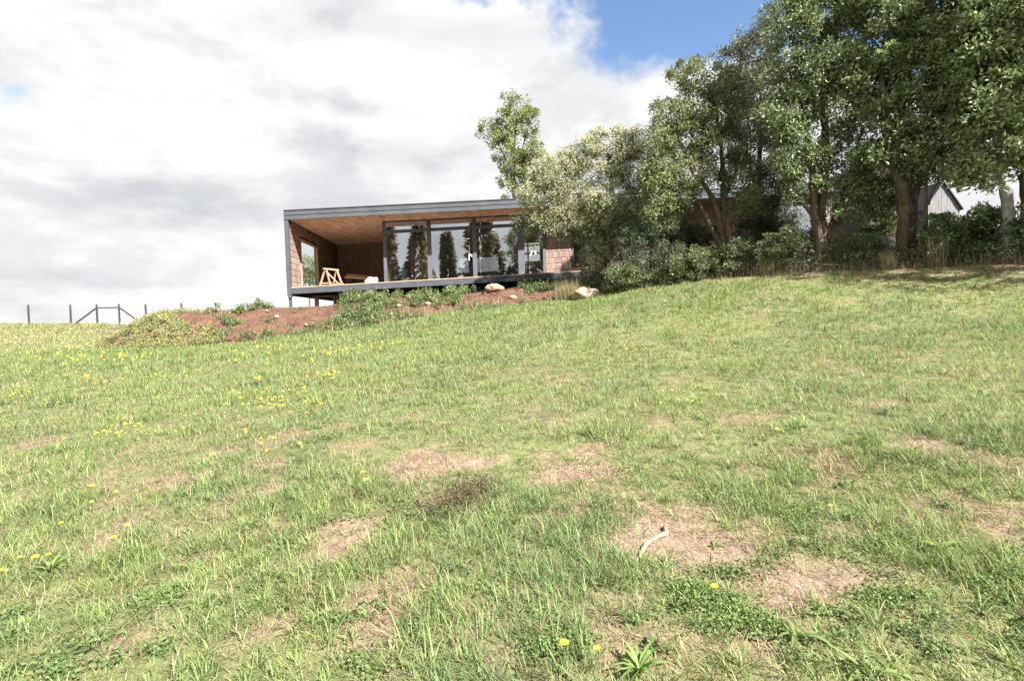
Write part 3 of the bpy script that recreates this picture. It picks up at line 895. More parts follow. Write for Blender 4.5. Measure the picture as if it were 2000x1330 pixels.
def foliage(clumps, normals, n_leaf, cr, L, W, cols, r, up=0.25, tint=0.22, flat=0.75):
    """leaf quads round clump centres -> V, F, colours"""
    k = len(clumps); n = k * n_leaf
    ci = np.repeat(np.arange(k), n_leaf)
    d = unit(r.normal(size=(n, 3)) + normals[ci] * 0.55)
    crv = cr * r.uniform(.45, 1.5, k)
    rad = (r.random(n) ** 0.5)[:, None] * crv[ci][:, None]
    C = clumps[ci] + d * rad * np.array([1, 1, flat])
    D = d * .7 + r.normal(size=(n, 3)) * .55 + np.array([0, 0, up])
    V, Fq_ = leaf_quads(C, D, L * r.uniform(.45, 1.35, n), W * r.uniform(.5, 1.3, n), r)
    c = pick(cols, n, r) * (1 + tint * r.normal(size=k))[ci][:, None].clip(.5, 1.6) * r.uniform(.8, 1.2, n)[:, None]
    return V, Fq_, np.repeat(c, 4, 0)


def plant(name, label, cat, D, base, stems, blobs, n_clumps, n_leaf, cr, L, W, cols, bark='bark', mat_='leaf', seed=1, group=None, flowers=None, branch_r=0.007,
          hollow=0.45, crown='crown', flat=0.75, up=0.25, straggle=0.3):
    """a tree or shrub: stems (pixel polylines at depth D + dd with start and end radius in metres), crown masses (px, py, rx, ry, dd)"""
    r = np.random.default_rng(seed)
    b = at(base[0], base[1], D); b[2] = gz(b[0], b[1]) if len(base) < 3 else base[2]
    e = empty(name, b, 0, label, cat, group)
    nodes = []; trunk = MB()
    for st, r0, r1 in stems:
        P = np.array([at(p[0], p[1], D + (p[2] if len(p) > 2 else 0)) for p in st])
        if len(st) and np.hypot(P[0][0] - b[0], P[0][1] - b[1]) < 1.2 and st[0][1] > base[1] - 12: P[0][2] = min(P[0][2], b[2] - .1)
        s = np.r_[0, np.cumsum(np.linalg.norm(np.diff(P, axis=0), axis=1))]
        m = max(6, int(s[-1] / .16)); u = np.linspace(0, s[-1], m)
        Q = np.c_[[np.interp(u, s, P[:, k]) for k in range(3)]].T
        for _ in range(2): Q[1:-1] = (Q[:-2] + Q[1:-1] * 2 + Q[2:]) / 4
        wob = np.cumsum(r.normal(size=(m, 3)) * .012, 0) * np.array([1, 1, 0]); Q += wob - wob[0]
        R = r0 + (r1 - r0) * (u / s[-1]) ** .8
        R = R * (1 + .10 * r.normal(size=m)); R[0] *= 1.25
        trunk.tube(Q - b, R, 10)
        nodes.append(np.c_[Q[m // 5:], R[m // 5:]])
    nodes = np.concatenate(nodes)
    area = np.array([q[2] * q[3] for q in blobs], float); cnt = np.maximum(3, (n_clumps * area / area.sum())).astype(int)
    cl, nm = [], []
    for q, c in zip(blobs, cnt):
        ce = at(q[0], q[1], D + (q[4] if len(q) > 4 else 0)); s = D / F
        rr = np.array([q[2] * s, min(q[2], q[3] * 1.3) * s * .85, q[3] * s])
        uu = unit(r.normal(size=(c, 3))); rad = hollow + (1 - hollow) * r.random(c) ** .7
        rad *= 1 + straggle * (r.random(c) < .18) * r.random(c)
        cl.append(ce + uu * rr * rad[:, None]); nm.append(unit(uu / rr))
    cl = np.concatenate(cl); nm = np.concatenate(nm)
    # branches: each clump joins the nearest wood that is lower and closer in
    br = MB(); nb_ = nodes.copy()
    order = np.argsort(np.min(np.linalg.norm(cl[:, None] - nodes[None, :, :3], axis=2), axis=1))
    for i in order:
        dv = nb_[:, :3] - cl[i]; dist = np.linalg.norm(dv, axis=1) + np.maximum(0, dv[:, 2] + .15) * 1.5
        j = int(np.argmin(dist)); p0 = nb_[j, :3]; ln = np.linalg.norm(cl[i] - p0)
        if ln < .12: continue
        m = max(3, int(ln / .28)); u = np.linspace(0, 1, m + 1)[:, None]
        Q = p0 + (cl[i] - p0) * u + np.array([0, 0, 1]) * (u * (1 - u)) * ln * -.18 + np.r_[np.zeros((1, 3)), r.normal(size=(m - 1, 3)) * .035 * min(ln, 1.5), np.zeros((1, 3))]
        ra = min(nb_[j, 3] * .75, branch_r + .009 * ln); R = np.linspace(ra, branch_r * .6, m + 1)
        br.tube(Q - b, R, 4, False); nb_ = np.r_[nb_, np.c_[Q[1:], R[1:]]]
    tm = link('trunk', trunk.mesh('trunk', M[bark], smooth=True), e)
    if br.n: link('branches', br.mesh('branches', M[bark], smooth=True), tm)
    V, Fl, c = foliage(cl, nm, n_leaf, cr, L, W, cols, r, up=up, flat=flat)
    cm = link(crown, mesh_np(crown, V - b, [Fl], [M[mat_]], c), e)
    if flowers:
        frac, nf, fs, fc = flowers
        keep = nm[:, 2] * .6 - nm[:, 1] * .5 + r.normal(size=len(cl)) * .35 > frac
        fcen, fn = cl[keep], nm[keep]; k = len(fcen); n = k * nf; ci = np.repeat(np.arange(k), nf)
        d = unit(r.normal(size=(n, 3)) + fn[ci] * .8 + np.array([0, -.25, .5]))
        sprig = fcen[ci] + d * cr * r.uniform(.85, 1.2, n)[:, None]
        reps = 4; C = np.repeat(sprig, reps, 0) + r.normal(size=(n * reps, 3)) * fs * .75
        V, Fl = leaf_quads(C, r.normal(size=(n * reps, 3)), fs, fs, r)
        link('blossom', mesh_np('blossom', V - b, [Fl], [M['petal']], np.repeat(pick(fc, n * reps, r), 4, 0)), cm)
    return e


DK = [(0.125, 0.163, 0.064), (0.102, 0.139, 0.056), (0.148, 0.191, 0.074), (0.187, 0.227, 0.09), (0.11, 0.149, 0.07)]
DKG = [(0.132, 0.177, 0.084), (0.111, 0.154, 0.076), (0.159, 0.216, 0.096), (0.208, 0.27, 0.12), (0.14, 0.192, 0.086), (0.263, 0.308, 0.157), (0.438, 0.453, 0.265)]
OL = [(0.197, 0.218, 0.096), (0.153, 0.178, 0.082), (0.241, 0.259, 0.113), (0.306, 0.306, 0.146), (0.168, 0.197, 0.099)]
LT = [(0.156, 0.198, 0.06), (0.204, 0.234, 0.066), (0.12, 0.162, 0.054), (0.252, 0.264, 0.084), (0.102, 0.144, 0.06)]
CREAM = [(.56, .53, .39), (.63, .60, .47), (.48, .44, .30), (.53, .50, .36)]
LTY = [(0.23, 0.257, 0.068), (0.297, 0.311, 0.081), (0.176, 0.209, 0.068), (0.135, 0.169, 0.068)]

plant('side_tree', 'pale green tree seen through the terrace side window', 'tree', 37, (590, 600), [([(604, 600), (606, 560), (606, 530)], .07, .03)],
      [(600, 530, 26, 30), (614, 520, 18, 24), (590, 545, 20, 20), (612, 548, 20, 16)], 80, 80, .3, .10, .06, LT, seed=31)
plant('slender_tree', 'tall narrow light green tree rising behind the flat roof', 'tree', 33, (1003, 520),
      [([(1003, 520), (1002, 400), (1000, 300), (1004, 220)], .18, .04), ([(1001, 345), (985, 300), (962, 262)], .08, .03), ([(1002, 330), (1022, 285), (1030, 250)], .08, .03)],
      [(1006, 222, 30, 34), (1035, 238, 20, 28), (990, 262, 22, 28), (957, 258, 22, 18), (975, 272, 16, 14), (1020, 285, 38, 34), (1000, 320, 30, 34), (1040, 305, 26, 30), (1005, 362, 28, 32), (1035, 350, 24, 34), (985, 235, 14, 18), (968, 300, 12, 12)],
      230, 70, .30, .15, .07, LTY + LT, seed=32, flat=.95, straggle=.6)
plant('blossom_tree', 'bushy tree covered in cream blossom overhanging the end of the glazed front', 'tree', 18.0, (1178, 545),
      [([(1178, 545), (1180, 505), (1172, 460), (1150, 420), (1120, 380)], .13, .05), ([(1184, 545), (1190, 490), (1200, 430), (1195, 360), (1190, 300)], .12, .04), ([(1190, 470), (1225, 420), (1245, 370)], .07, .03), ([(1165, 440), (1120, 430), (1070, 425)], .05, .02)],
      [(1190, 285, 55, 30), (1130, 300, 40, 28), (1240, 290, 28, 34), (1160, 330, 70, 38), (1095, 345, 45, 35), (1235, 335, 45, 40), (1060, 395, 42, 38), (1120, 400, 55, 35), (1195, 405, 60, 38, -.4), (1245, 390, 38, 32), (1050, 435, 35, 24), (1100, 440, 40, 26), (1150, 450, 34, 26), (1185, 470, 34, 40), (1170, 515, 34, 42), (1200, 500, 36, 44), (1180, 440, 40, 30), (1215, 465, 28, 26), (1065, 340, 24, 26)],
      760, 75, .26, .078, .036, OL + DK, bark='bark', seed=33, flowers=(-.15, 26, .030, CREAM), hollow=.5)
plant('dark_shrub', 'dark blue-green shrub between the blossom tree and the forked tree', 'shrub', 16.6, (1280, 556),
      [([(1275, 556), (1270, 500), (1262, 450)], .05, .02), ([(1285, 556), (1295, 500), (1305, 450)], .05, .02)],
      [(1270, 440, 42, 32), (1240, 470, 34, 36), (1295, 470, 40, 40), (1260, 505, 46, 36), (1310, 510, 34, 30), (1225, 520, 30, 28), (1270, 535, 50, 20)],
      240, 90, .22, .075, .022, [(.085, .115, .062), (.070, .10, .056), (.105, .135, .075), (.13, .155, .085)], seed=34, crown='foliage')
plant('forked_tree', 'olive green tree with a forked tan trunk right of the blossom tree', 'tree', 16.2, (1412, 530),
      [([(1412, 532), (1411, 500), (1410, 455), (1400, 415), (1385, 375), (1350, 335), (1330, 280)], .15, .04), ([(1410, 455), (1414, 400), (1412, 330), (1405, 250), (1390, 180)], .11, .03), ([(1412, 505), (1398, 465), (1380, 430), (1362, 395), (1345, 375)], .12, .05), ([(1413, 390), (1440, 330), (1455, 270)], .06, .02), ([(1355, 340), (1350, 250), (1345, 170)], .05, .02)],
      [(1345, 145, 34, 34), (1395, 160, 34, 34), (1355, 205, 44, 40), (1310, 235, 40, 36), (1405, 225, 40, 36), (1290, 285, 36, 36), (1345, 275, 46, 36), (1400, 290, 46, 32), (1440, 240, 30, 46), (1300, 340, 44, 34), (1360, 345, 44, 30), (1285, 375, 36, 30), (1325, 385, 36, 26), (1290, 420, 34, 26), (1440, 330, 34, 36), (1450, 390, 36, 30), (1275, 330, 28, 30), (1425, 180, 26, 36)],
      520, 95, .27, .085, .040, OL + DK[:2], bark='bark_tan', seed=35, hollow=.5, straggle=.25)
plant('grey_twig_tree', 'grey-green fine-leaved tree behind and right of the forked tree', 'tree', 17.6, (1480, 530),
      [([(1478, 532), (1480, 470), (1486, 400), (1490, 300), (1495, 200), (1490, 110)], .13, .03), ([(1486, 400), (1460, 330), (1450, 260)], .07, .03), ([(1488, 350), (1520, 290), (1530, 220)], .06, .03)],
      [(1450, 110, 34, 36), (1490, 90, 40, 44), (1455, 170, 40, 40), (1500, 170, 46, 50), (1470, 240, 44, 40), (1520, 250, 40, 44), (1480, 310, 44, 36), (1450, 370, 36, 34), (1500, 375, 48, 36), (1480, 420, 44, 30), (1530, 330, 36, 40), (1525, 425, 30, 24), (1470, 460, 40, 24), (1515, 460, 34, 24)],
      500, 90, .28, .085, .037, [(.12, .135, .078), (.095, .11, .064), (.145, .155, .09), (.18, .18, .11)], seed=36, hollow=.45)
plant('multi_stem_tree', 'broad dark green tree on three leaning tan stems beside the blue window', 'tree', 14.6, (1606, 505),
      [([(1604, 508), (1600, 470), (1588, 430), (1585, 360), (1570, 280), (1560, 180)], .15, .05), ([(1606, 505), (1604, 450), (1606, 380), (1612, 280), (1615, 150), (1610, 40)], .17, .05), ([(1610, 505), (1618, 450), (1640, 390), (1665, 320), (1690, 250)], .10, .04), ([(1588, 420), (1550, 370), (1525, 330)], .06, .02), ([(1606, 330), (1560, 240), (1535, 140)], .07, .03)],
      [(1545, 70, 50, 60), (1600, 30, 60, 60), (1560, 150, 60, 50), (1530, 220, 44, 46), (1600, 130, 60, 56), (1650, 80, 56, 70), (1570, 270, 50, 40), (1630, 210, 60, 50), (1545, 320, 46, 34), (1610, 310, 50, 36), (1660, 290, 46, 44), (1560, 375, 34, 26), (1640, 370, 44, 28), (1680, 180, 46, 60), (1580, -50, 70, 60), (1670, -40, 70, 70), (1630, 420, 30, 22), (1690, 370, 32, 30), (1720, 385, 30, 30), (1665, 415, 34, 24), (1732, 345, 34, 28), (1728, 410, 26, 26), (1690, 335, 30, 26)],
      560, 95, .29, .105, .048, DKG + DK, bark='bark_tan', mat_='leaf_gloss', seed=37, hollow=.45)
plant('thick_trunk_tree', 'large dark glossy tree on the thickest brown trunk', 'tree', 13.8, (1770, 500),
      [([(1768, 505), (1768, 455), (1764, 400), (1748, 340), (1730, 250), (1720, 130)], .21, .08), ([(1774, 505), (1776, 440), (1784, 370), (1800, 300), (1820, 200), (1830, 80)], .18, .07), ([(1772, 380), (1772, 300), (1770, 180), (1775, 40)], .12, .05)],
      [(1730, 50, 70, 70), (1810, 20, 80, 80), (1720, 150, 64, 60), (1790, 130, 70, 60), (1860, 100, 70, 70), (1740, 230, 60, 46), (1810, 220, 66, 50), (1870, 200, 60, 60), (1720, 300, 46, 30), (1780, 300, 50, 30), (1850, 280, 60, 36), (1740, -60, 80, 70), (1850, -70, 90, 80), (1800, 345, 34, 16), (1900, 290, 40, 34)],
      600, 95, .30, .115, .06, DKG, bark='bark', mat_='leaf_gloss', seed=38, hollow=.4)
plant('sapling', 'slim straight tan sapling just right of the thickest trunk', 'sapling', 13.4, (1812, 500),
      [([(1810, 505), (1812, 440), (1813, 370), (1815, 300)], .055, .035), ([(1813, 400), (1824, 370), (1836, 352)], .028, .016)],
      [(1820, 300, 30, 26), (1800, 320, 24, 18), (1840, 340, 18, 14)], 40, 70, .24, .10, .05, DKG, bark='bark_tan', mat_='leaf_gloss', seed=39)
plant('pale_trunk_tree', 'dark leafy tree on a smooth pale grey trunk at the end of the hedge', 'tree', 12.6, (1970, 508),
      [([(1970, 512), (1968, 470), (1970, 410), (1962, 360), (1950, 300), (1940, 200), (1930, 80)], .155, .06), ([(1955, 320), (1985, 240), (2000, 120)], .07, .03)],
      [(1900, 60, 60, 70), (1960, 30, 70, 80), (1930, 150, 60, 56), (1985, 130, 56, 70), (1910, 230, 50, 46), (1965, 225, 56, 46), (1925, 300, 46, 32), (1975, 300, 40, 26), (1890, 330, 36, 22), (1930, 345, 34, 16), (1940, -70, 90, 70), (2030, 60, 60, 90), (2040, 200, 50, 60)],
      480, 95, .30, .12, .066, DKG, bark='bark_grey', mat_='leaf_gloss', seed=40, hollow=.4)
plant('edge_tree', 'dark-barked tree cut by the border behind the pale trunk', 'tree', 14.5, (2004, 490),
      [([(2004, 495), (2000, 420), (1998, 330), (2000, 200), (2010, 60)], .13, .06)],
      [(2020, 250, 60, 60), (2000, 150, 50, 60), (2060, 100, 80, 90), (2040, 320, 50, 30), (2000, 40, 70, 60), (2080, 250, 60, 70)], 200, 90, .32, .12, .06, DKG, mat_='leaf_gloss', seed=41, hollow=.4)

plant('shade_tree', 'large dark tree continuing the row beyond the border, shading the hedge', 'tree', 9.0, (2690, 560), [([(2690, 570), (2690, 300), (2680, 0), (2690, -300)], .2, .06), ([(2690, 250), (2560, 50), (2500, -120)], .1, .03), ([(2690, 200), (2830, 0), (2880, -200)], .1, .03)],
      [(2690, -250, 300, 260), (2540, -80, 230, 200), (2840, -80, 240, 220), (2690, 60, 280, 160), (2650, -450, 220, 180)], 170, 80, .36, .14, .075, DKG, mat_='leaf_gloss', seed=44, hollow=.4)

# hedge of separate shrubs under the trees
BR = [(0.145, 0.152, 0.053), (0.112, 0.125, 0.046), (0.185, 0.172, 0.066), (0.224, 0.185, 0.079), (0.086, 0.112, 0.046)]
DS = [(0.132, 0.169, 0.088), (0.105, 0.14, 0.077), (0.171, 0.203, 0.099), (0.228, 0.238, 0.119), (0.088, 0.123, 0.07)]
BL = [(0.086, 0.131, 0.052), (0.069, 0.107, 0.046), (0.115, 0.153, 0.058), (0.163, 0.191, 0.078)]
for nm_, lab, D, base, bl, ncl, cols, L, W, sd_ in [
    ('shrub', 'yellow-green low shrub with pale flower heads at the foot of the dark shrub', 16.3, (1230, 566), [(1225, 540, 34, 22), (1260, 548, 30, 18), (1205, 552, 22, 14)], 120, LT[:1] + DS + BR[:2], .07, .03, 51),
    ('shrub', 'brownish low shrub left of the forked trunk', 15.9, (1350, 552), [(1345, 510, 40, 28), (1380, 505, 30, 26), (1330, 540, 40, 14), (1380, 535, 34, 14)], 160, DS + BR[:3], .06, .035, 52),
    ('shrub', 'mixed green shrub right of the forked trunk', 15.6, (1440, 545), [(1440, 490, 34, 26), (1465, 505, 36, 26), (1435, 520, 36, 16)], 120, DS + BR[:2], .06, .035, 53),
    ('shrub', 'tall dark bush behind the forked trunk', 17.6, (1360, 540), [(1335, 470, 46, 50), (1380, 480, 40, 50), (1300, 500, 40, 46)], 330, DS + DK[:2], .07, .035, 61),
    ('shrub', 'dark bush against the wall right of the forked tree', 17.8, (1500, 530), [(1485, 470, 36, 40), (1525, 465, 34, 44), (1470, 500, 36, 30)], 220, DS, .07, .035, 62),
    ('shrub', 'olive shrub under the dark window left of the three stems', 15.0, (1540, 532), [(1530, 475, 44, 30), (1565, 470, 34, 28), (1510, 500, 40, 20), (1560, 505, 44, 20)], 170, BR[:3] + DS, .06, .035, 54),
    ('shrub', 'dark scrub between the three stems and the thickest trunk', 14.4, (1670, 525), [(1650, 485, 40, 28), (1690, 490, 40, 30), (1720, 490, 34, 32), (1660, 508, 50, 14)], 170, DS, .06, .035, 55),
    ('shrub', 'sunlit yellow-green sprig bush behind the scrub left of the thickest trunk', 15.8, (1730, 490), [(1735, 440, 22, 22), (1715, 455, 24, 16), (1680, 460, 26, 12)], 60, LT, .07, .035, 56),
    ('shrub', 'bramble thicket right of the sapling', 13.2, (1850, 515), [(1840, 455, 36, 34), (1880, 460, 40, 40), (1850, 490, 44, 24), (1900, 490, 40, 26), (1815, 490, 30, 24)], 220, BL + DS[:2], .075, .05, 57),
    ('shrub', 'tall bramble bush left of the pale trunk', 12.9, (1925, 512), [(1915, 430, 26, 24), (1935, 455, 30, 34), (1930, 490, 36, 24)], 120, BL, .075, .05, 58),
    ('shrub', 'leafy green bush right of the pale trunk', 12.4, (2000, 510), [(1995, 470, 22, 34), (2010, 440, 26, 34), (2000, 500, 30, 14), (2040, 470, 30, 40)], 110, BL, .075, .05, 59),
    ('shrub', 'dark weedy bush under the end of the deck beside the boulder', 18.6, (1110, 572), [(1110, 552, 24, 14), (1145, 548, 30, 16), (1180, 552, 30, 20)], 80, DS, .06, .03, 60)]:
    plant(nm_, lab, 'shrub', D, base, [([(base[0] - 4, base[1]), (bl[0][0], bl[0][1])], .022, .01), ([(base[0] + 5, base[1]), (bl[1][0], bl[1][1])], .02, .01), ([(base[0] + 9, base[1]), (bl[2][0], bl[2][1])], .018, .01)],
          bl, ncl, 70, .17, L, W, cols, seed=sd_, group='shrubs along the tree line', crown='foliage', branch_r=.004, hollow=.3, straggle=.5)

# conifers on the far side of the meadow, mirrored in the glass
r_ = np.random.default_rng(91)
def conifer(loc, h, seed, label):
    r = np.random.default_rng(seed)
    e = empty('conifer', loc, 0, label, 'tree', 'conifers across the meadow')
    link('trunk', MB().tube([(0, 0, -.5), (0, 0, h * .5), (0, 0, h)], [h * .016, h * .01, .03], 7).mesh('trunk', M['bark']), e)
    lean = r.normal(size=2) * .03 * h; wid = r.uniform(.13, .30); ph = r.random(5) * 6.28
    n = 1900; z = h * (.08 + .92 * r.random(n) ** 1.1); t = r.random(n) * 6.283
    rad = (1 - z / h) * h * wid * (1 + .35 * np.sin(2 * t + ph[0]) * np.sin(z * .7 + ph[1])) * (0.45 + .55 * np.sin(z * 2.1 + np.floor(t * 2.5) * 1.7) ** 2) * r.random(n) ** .4 + .05
    C = np.c_[np.cos(t) * rad + lean[0] * (z / h) ** 2, np.sin(t) * rad, z]
    Dd = np.c_[np.cos(t), np.sin(t), -.25 + r.normal(size=n) * .25]
    V, Fl = leaf_quads(C, Dd, h * .055, h * .026, r)
    link('crown', mesh_np('crown', V, [Fl], [M['leaf']], np.repeat(pick([(.17, .155, .10), (.20, .18, .11), (.14, .135, .09)], n, r), 4, 0)), e)
    return e


for i, (x, y, h) in enumerate([(-17, -42, 18), (-13.5, -44, 24), (-8.2, -45, 22), (-2.4, -43, 20), (2.4, -43, 26), (5.2, -45, 20), (7.4, -42, 14), (11, -46, 24), (14.2, -43, 16), (16.8, -47, 22), (20, -44, 19), (-23, -45, 21), (26, -47, 21), (-30, -44, 19), (33, -44, 22), (41, -46, 20), (-5.2, -48, 12), (4.3, -48, 11), (8.8, -47, 12), (18, -48, 11)]):
    conifer((x, y, gz(x, y)), h, 200 + i, 'dark conifer across the meadow, mirrored in the glazing')

# ------------------------------------------------------------------ stones, sticks
def ground_pt(px, py): return on_ground(px, py)


p = ground_pt(1149, 587)
lump('boulder', at(1149, 577, 16.9), 0.44, 'rock', 0, 'large pale boulder with two humps lying in the grass', 'boulder', (1.12, .7, .56), 0.28, 4, two=True)
q = bank_point(965, .66)
lump('rock', q + np.array([0, 0, .12]), 0.27, 'rock', 5, 'smaller pale rock on top of the bank below the deck', 'rock', (1.1, .8, .55), 0.4, 3)
for i, (px, v, r0, lab) in enumerate([(545, .45, .11, 'cream stone half buried in the bare red soil'), (778, .40, .13, 'flat pale stone left of its pair on the bank'), (800, .50, .11, 'flat pale stone right of its pair on the bank'),
                                      (1003, .28, .13, 'small pale stone low on the bank under the rock'), (838, .45, .12, 'small grey stone in the weeds of the bank'), (600, .22, .09, 'small pebble stone at the foot of the red soil'), (520, .6, .08, 'small stone high on the bare red soil')]):
    lump('stone', bank_point(px, v) + np.array([0, -.02, .03]), r0, 'rock', 11 + i, lab, 'stone', (1.2, .8, .5), .45, 2, 'stones on the bank')

p = ground_pt(1270, 1075)
bone = empty('stick', p, 0, 'bleached curved stick lying on the dry patch', 'stick')
a0 = ground_pt(1243, 1100) - p; a1 = ground_pt(1262, 1075) - p; a2 = ground_pt(1285, 1060) - p; a3 = ground_pt(1303, 1050) - p; a4 = ground_pt(1297, 1036) - p
up_ = np.array([0, 0, .022])
link('shaft', MB().tube([a0 + up_ * .6, a0 * .6 + a1 * .4 + up_, a1 + up_ * 1.7, a2 + up_ * 1.7, a3 + up_ * 1.3], [.006, .011, .013, .012, .015], 9).mesh('shaft', M['bone'], smooth=True), bone)
link('knob', MB().tube([a3 + up_ * 1.2, a3 * .4 + a4 * .6 + up_ * 1.5, a4 + up_ * 1.2], [.015, .014, .007], 9).mesh('knob', M['bone'], smooth=True), bone)
for i, (pa, pb, rr, lab) in enumerate([((1170, 1045), (1205, 1058), .005, 'thin pale twig left of the bleached stick'), ((345, 752), (385, 748), .03, 'grey dead branch lying in the left meadow'), ((1555, 517), (1640, 522), .02, 'long fallen branch along the foot of the hedge'), ((1610, 505), (1580, 523), .014, 'leaning dead stick below the three stems')]):
    A = ground_pt(*pa); B_ = ground_pt(*pb)
    if i == 2: A = at(1555, 514, 14.0); B_ = at(1650, 521, 13.6)
    if i == 3: A = at(1612, 498, 14.0); B_ = at(1580, 524, 13.8)
    m_ = (A + B_) / 2; P = np.linspace(A, B_, 6) - m_ + np.array([0, 0, .02]) + np.random.default_rng(i).normal(size=(6, 3)) * rr * .8
    link('twig' if i < 1 else 'dead_branch', MB().tube(P, np.linspace(rr, rr * .5, 6), 6).mesh('twig', M['bone' if i == 0 else 'bark_tan'], smooth=True), None, m_, lab, 'branch')

# ------------------------------------------------------------------ grass
def blades(P, az, lean, length, width, col, segs, bend, r):
    """grass blades: P bases; lean from vertical; returns V, quads, tris, colours"""
    n = len(P)
    h = np.c_[np.cos(az), np.sin(az), np.zeros(n)]
    side = np.c_[-np.sin(az), np.cos(az), np.zeros(n)]
    rings = []
    pos = P.copy(); ang = lean.copy()
    us = np.linspace(0, 1, segs + 1)
    for i, u in enumerate(us):
        wv = width * (1 - u) ** .6 if i < segs else width * 0
        if i < segs:
            rings.append(pos - side * (wv / 2)[:, None]); rings.append(pos + side * (wv / 2)[:, None])
        else: rings.append(pos.copy())
        st = length / segs
        pos = pos + (h * np.sin(ang)[:, None] + np.array([0, 0, 1]) * np.cos(ang)[:, None]) * st[:, None]
        ang = np.minimum(ang + bend / segs, 2.2)
    k = 2 * segs + 1
    V = np.stack(rings, 1).reshape(-1, 3)
    b0 = np.arange(n) * k
    Q = [np.stack([b0 + 2 * i, b0 + 2 * i + 1, b0 + 2 * i + 3, b0 + 2 * i + 2], -1) for i in range(segs - 1)]
    T = np.stack([b0 + 2 * segs - 2, b0 + 2 * segs - 1, b0 + 2 * segs], -1)
    return V, (np.concatenate(Q) if Q else np.zeros((0, 4), int)), T, np.repeat(col, k, 0)


def sample_view(d0, d1, dens, tmin, tmax, r):
    n = int(.5 * (tmax - tmin) * (d1 * d1 - d0 * d0) * dens)
    y = np.sqrt(d0 * d0 + r.random(n) * (d1 * d1 - d0 * d0)); t = r.uniform(tmin, tmax, n)
    return t * y, y


GV, GQ, GT, GC = [], [], [], []; gn = 0


def put(V, Q, T, C):
    global gn
    GV.append(V); GC.append(C)
    if len(Q): GQ.append(Q + gn)
    GT.append(T + gn); gn += len(V)


def grass_zone(d0, d1, tufts, per, segs, wmin, tmin, tmax, seed, hscale=1.0, spread=.035):
    r = np.random.default_rng(seed)
    x, y = sample_view(d0, d1, tufts, tmin, tmax, r)
    keep = y < edge_depth(x / y) + r.uniform(-.3, .9, len(x))
    x, y = x[keep], y[keep]
    dr = dryness(x, y); lush = fbm(x, y, 1.6, 5, 3)
    keep = r.random(len(x)) > dr * .35
    x, y, dr, lush = x[keep], y[keep], dr[keep], lush[keep]
    k = len(x); fc = field_colour(x, y)
    big = r.random(k) < .10
    th = (.042 + .065 * sstep(lush, .35, .7) + .05 * r.random(k) ** 2 + .07 * big) * (1 - .5 * dr) * hscale
    tdry = r.random(k) < dr * .82 + .16
    ci = np.repeat(np.arange(k), per); n = len(ci)
    ra = r.random(n) ** .7 * spread * (1 + .6 * big[ci]); a = r.random(n) * 6.283
    P = np.c_[x[ci] + np.cos(a) * ra, y[ci] + np.sin(a) * ra, np.zeros(n)]
    P[:, 2] = ground(x, y)[ci] - .008
    dry = tdry[ci] ^ (r.random(n) < .13)
    az = a + r.normal(size=n) * .7 + np.where(dry, r.random(n) * 6.28, 0)
    lean = np.where(dry, r.uniform(.6, 1.5, n), np.abs(r.normal(size=n)) * .42 + .12 + ra / spread * .5)
    Ln = th[ci] * r.uniform(.5, 1.35, n) * np.where(dry, .9, 1.0)
    Wd = np.maximum(r.uniform(.0026, .0075, n) * np.where(dry, .55, 1.0), y[ci] * wmin)
    tint = r.normal(size=(k, 1)) * .16
    ccol = fc[ci] * (1 + tint[ci]).clip(.6, 1.5) * r.uniform(.65, 1.35, n)[:, None]
    st = STRAW * r.uniform(.55, 1.15, n)[:, None] * (1 + np.c_[np.zeros(n), r.normal(size=n) * .03, r.normal(size=n) * .08])
    yl = r.random(n) < .15
    ccol[yl] = ccol[yl] * .4 + np.array([.30, .27, .10]) * .6
    c = np.where(dry[:, None], st, ccol)
    put(*blades(P, az, lean, Ln, Wd, c, segs, np.where(dry, .4, r.uniform(.2, 1.5, n)), r))


grass_zone(1.25, 4.2, 540, 12, 2, .0009, -1.45, 1.45, 301, 1.0)
grass_zone(4.2, 9.0, 250, 8, 2, .0010, -1.32, 1.32, 302, 1.05, .045)
grass_zone(9.0, 17.6, 125, 8, 1, .0011, -1.17, 1.17, 303, 1.15, .06)
grass_zone(17.4, 42.0, 40, 7, 1, .0011, -1.10, -.70, 304, 1.1, .10)
def thatch(d0, d1, dens, tmin, tmax, seed, wmin):
    """dead straw lying between the tufts, thick on the dry patches"""
    r = np.random.default_rng(seed)
    x, y = sample_view(d0, d1, dens, tmin, tmax, r)
    d = dryness(x, y); keep = (y < edge_depth(x / y)) & (r.random(len(x)) < (.22 + .78 * d) * (.35 + .65 * sstep(fbm(x, y, 6.5, 4, 3), .36, .58)))
    x, y, d = x[keep], y[keep], d[keep]; n = len(x)
    P = np.c_[x, y, ground(x, y) + r.random(n) * .012]
    c = np.where((r.random(n) < .72)[:, None], STRAW, np.array([.20, .135, .095])) * r.uniform(.5, 1.3, n)[:, None]
    put(*blades(P, r.random(n) * 6.283, np.clip(r.normal(1.25, .25, n), .3, 1.6), r.uniform(.04, .13, n), np.maximum(r.uniform(.0022, .004, n), y * wmin), c, 2, r.uniform(-.3, .7, n), r))


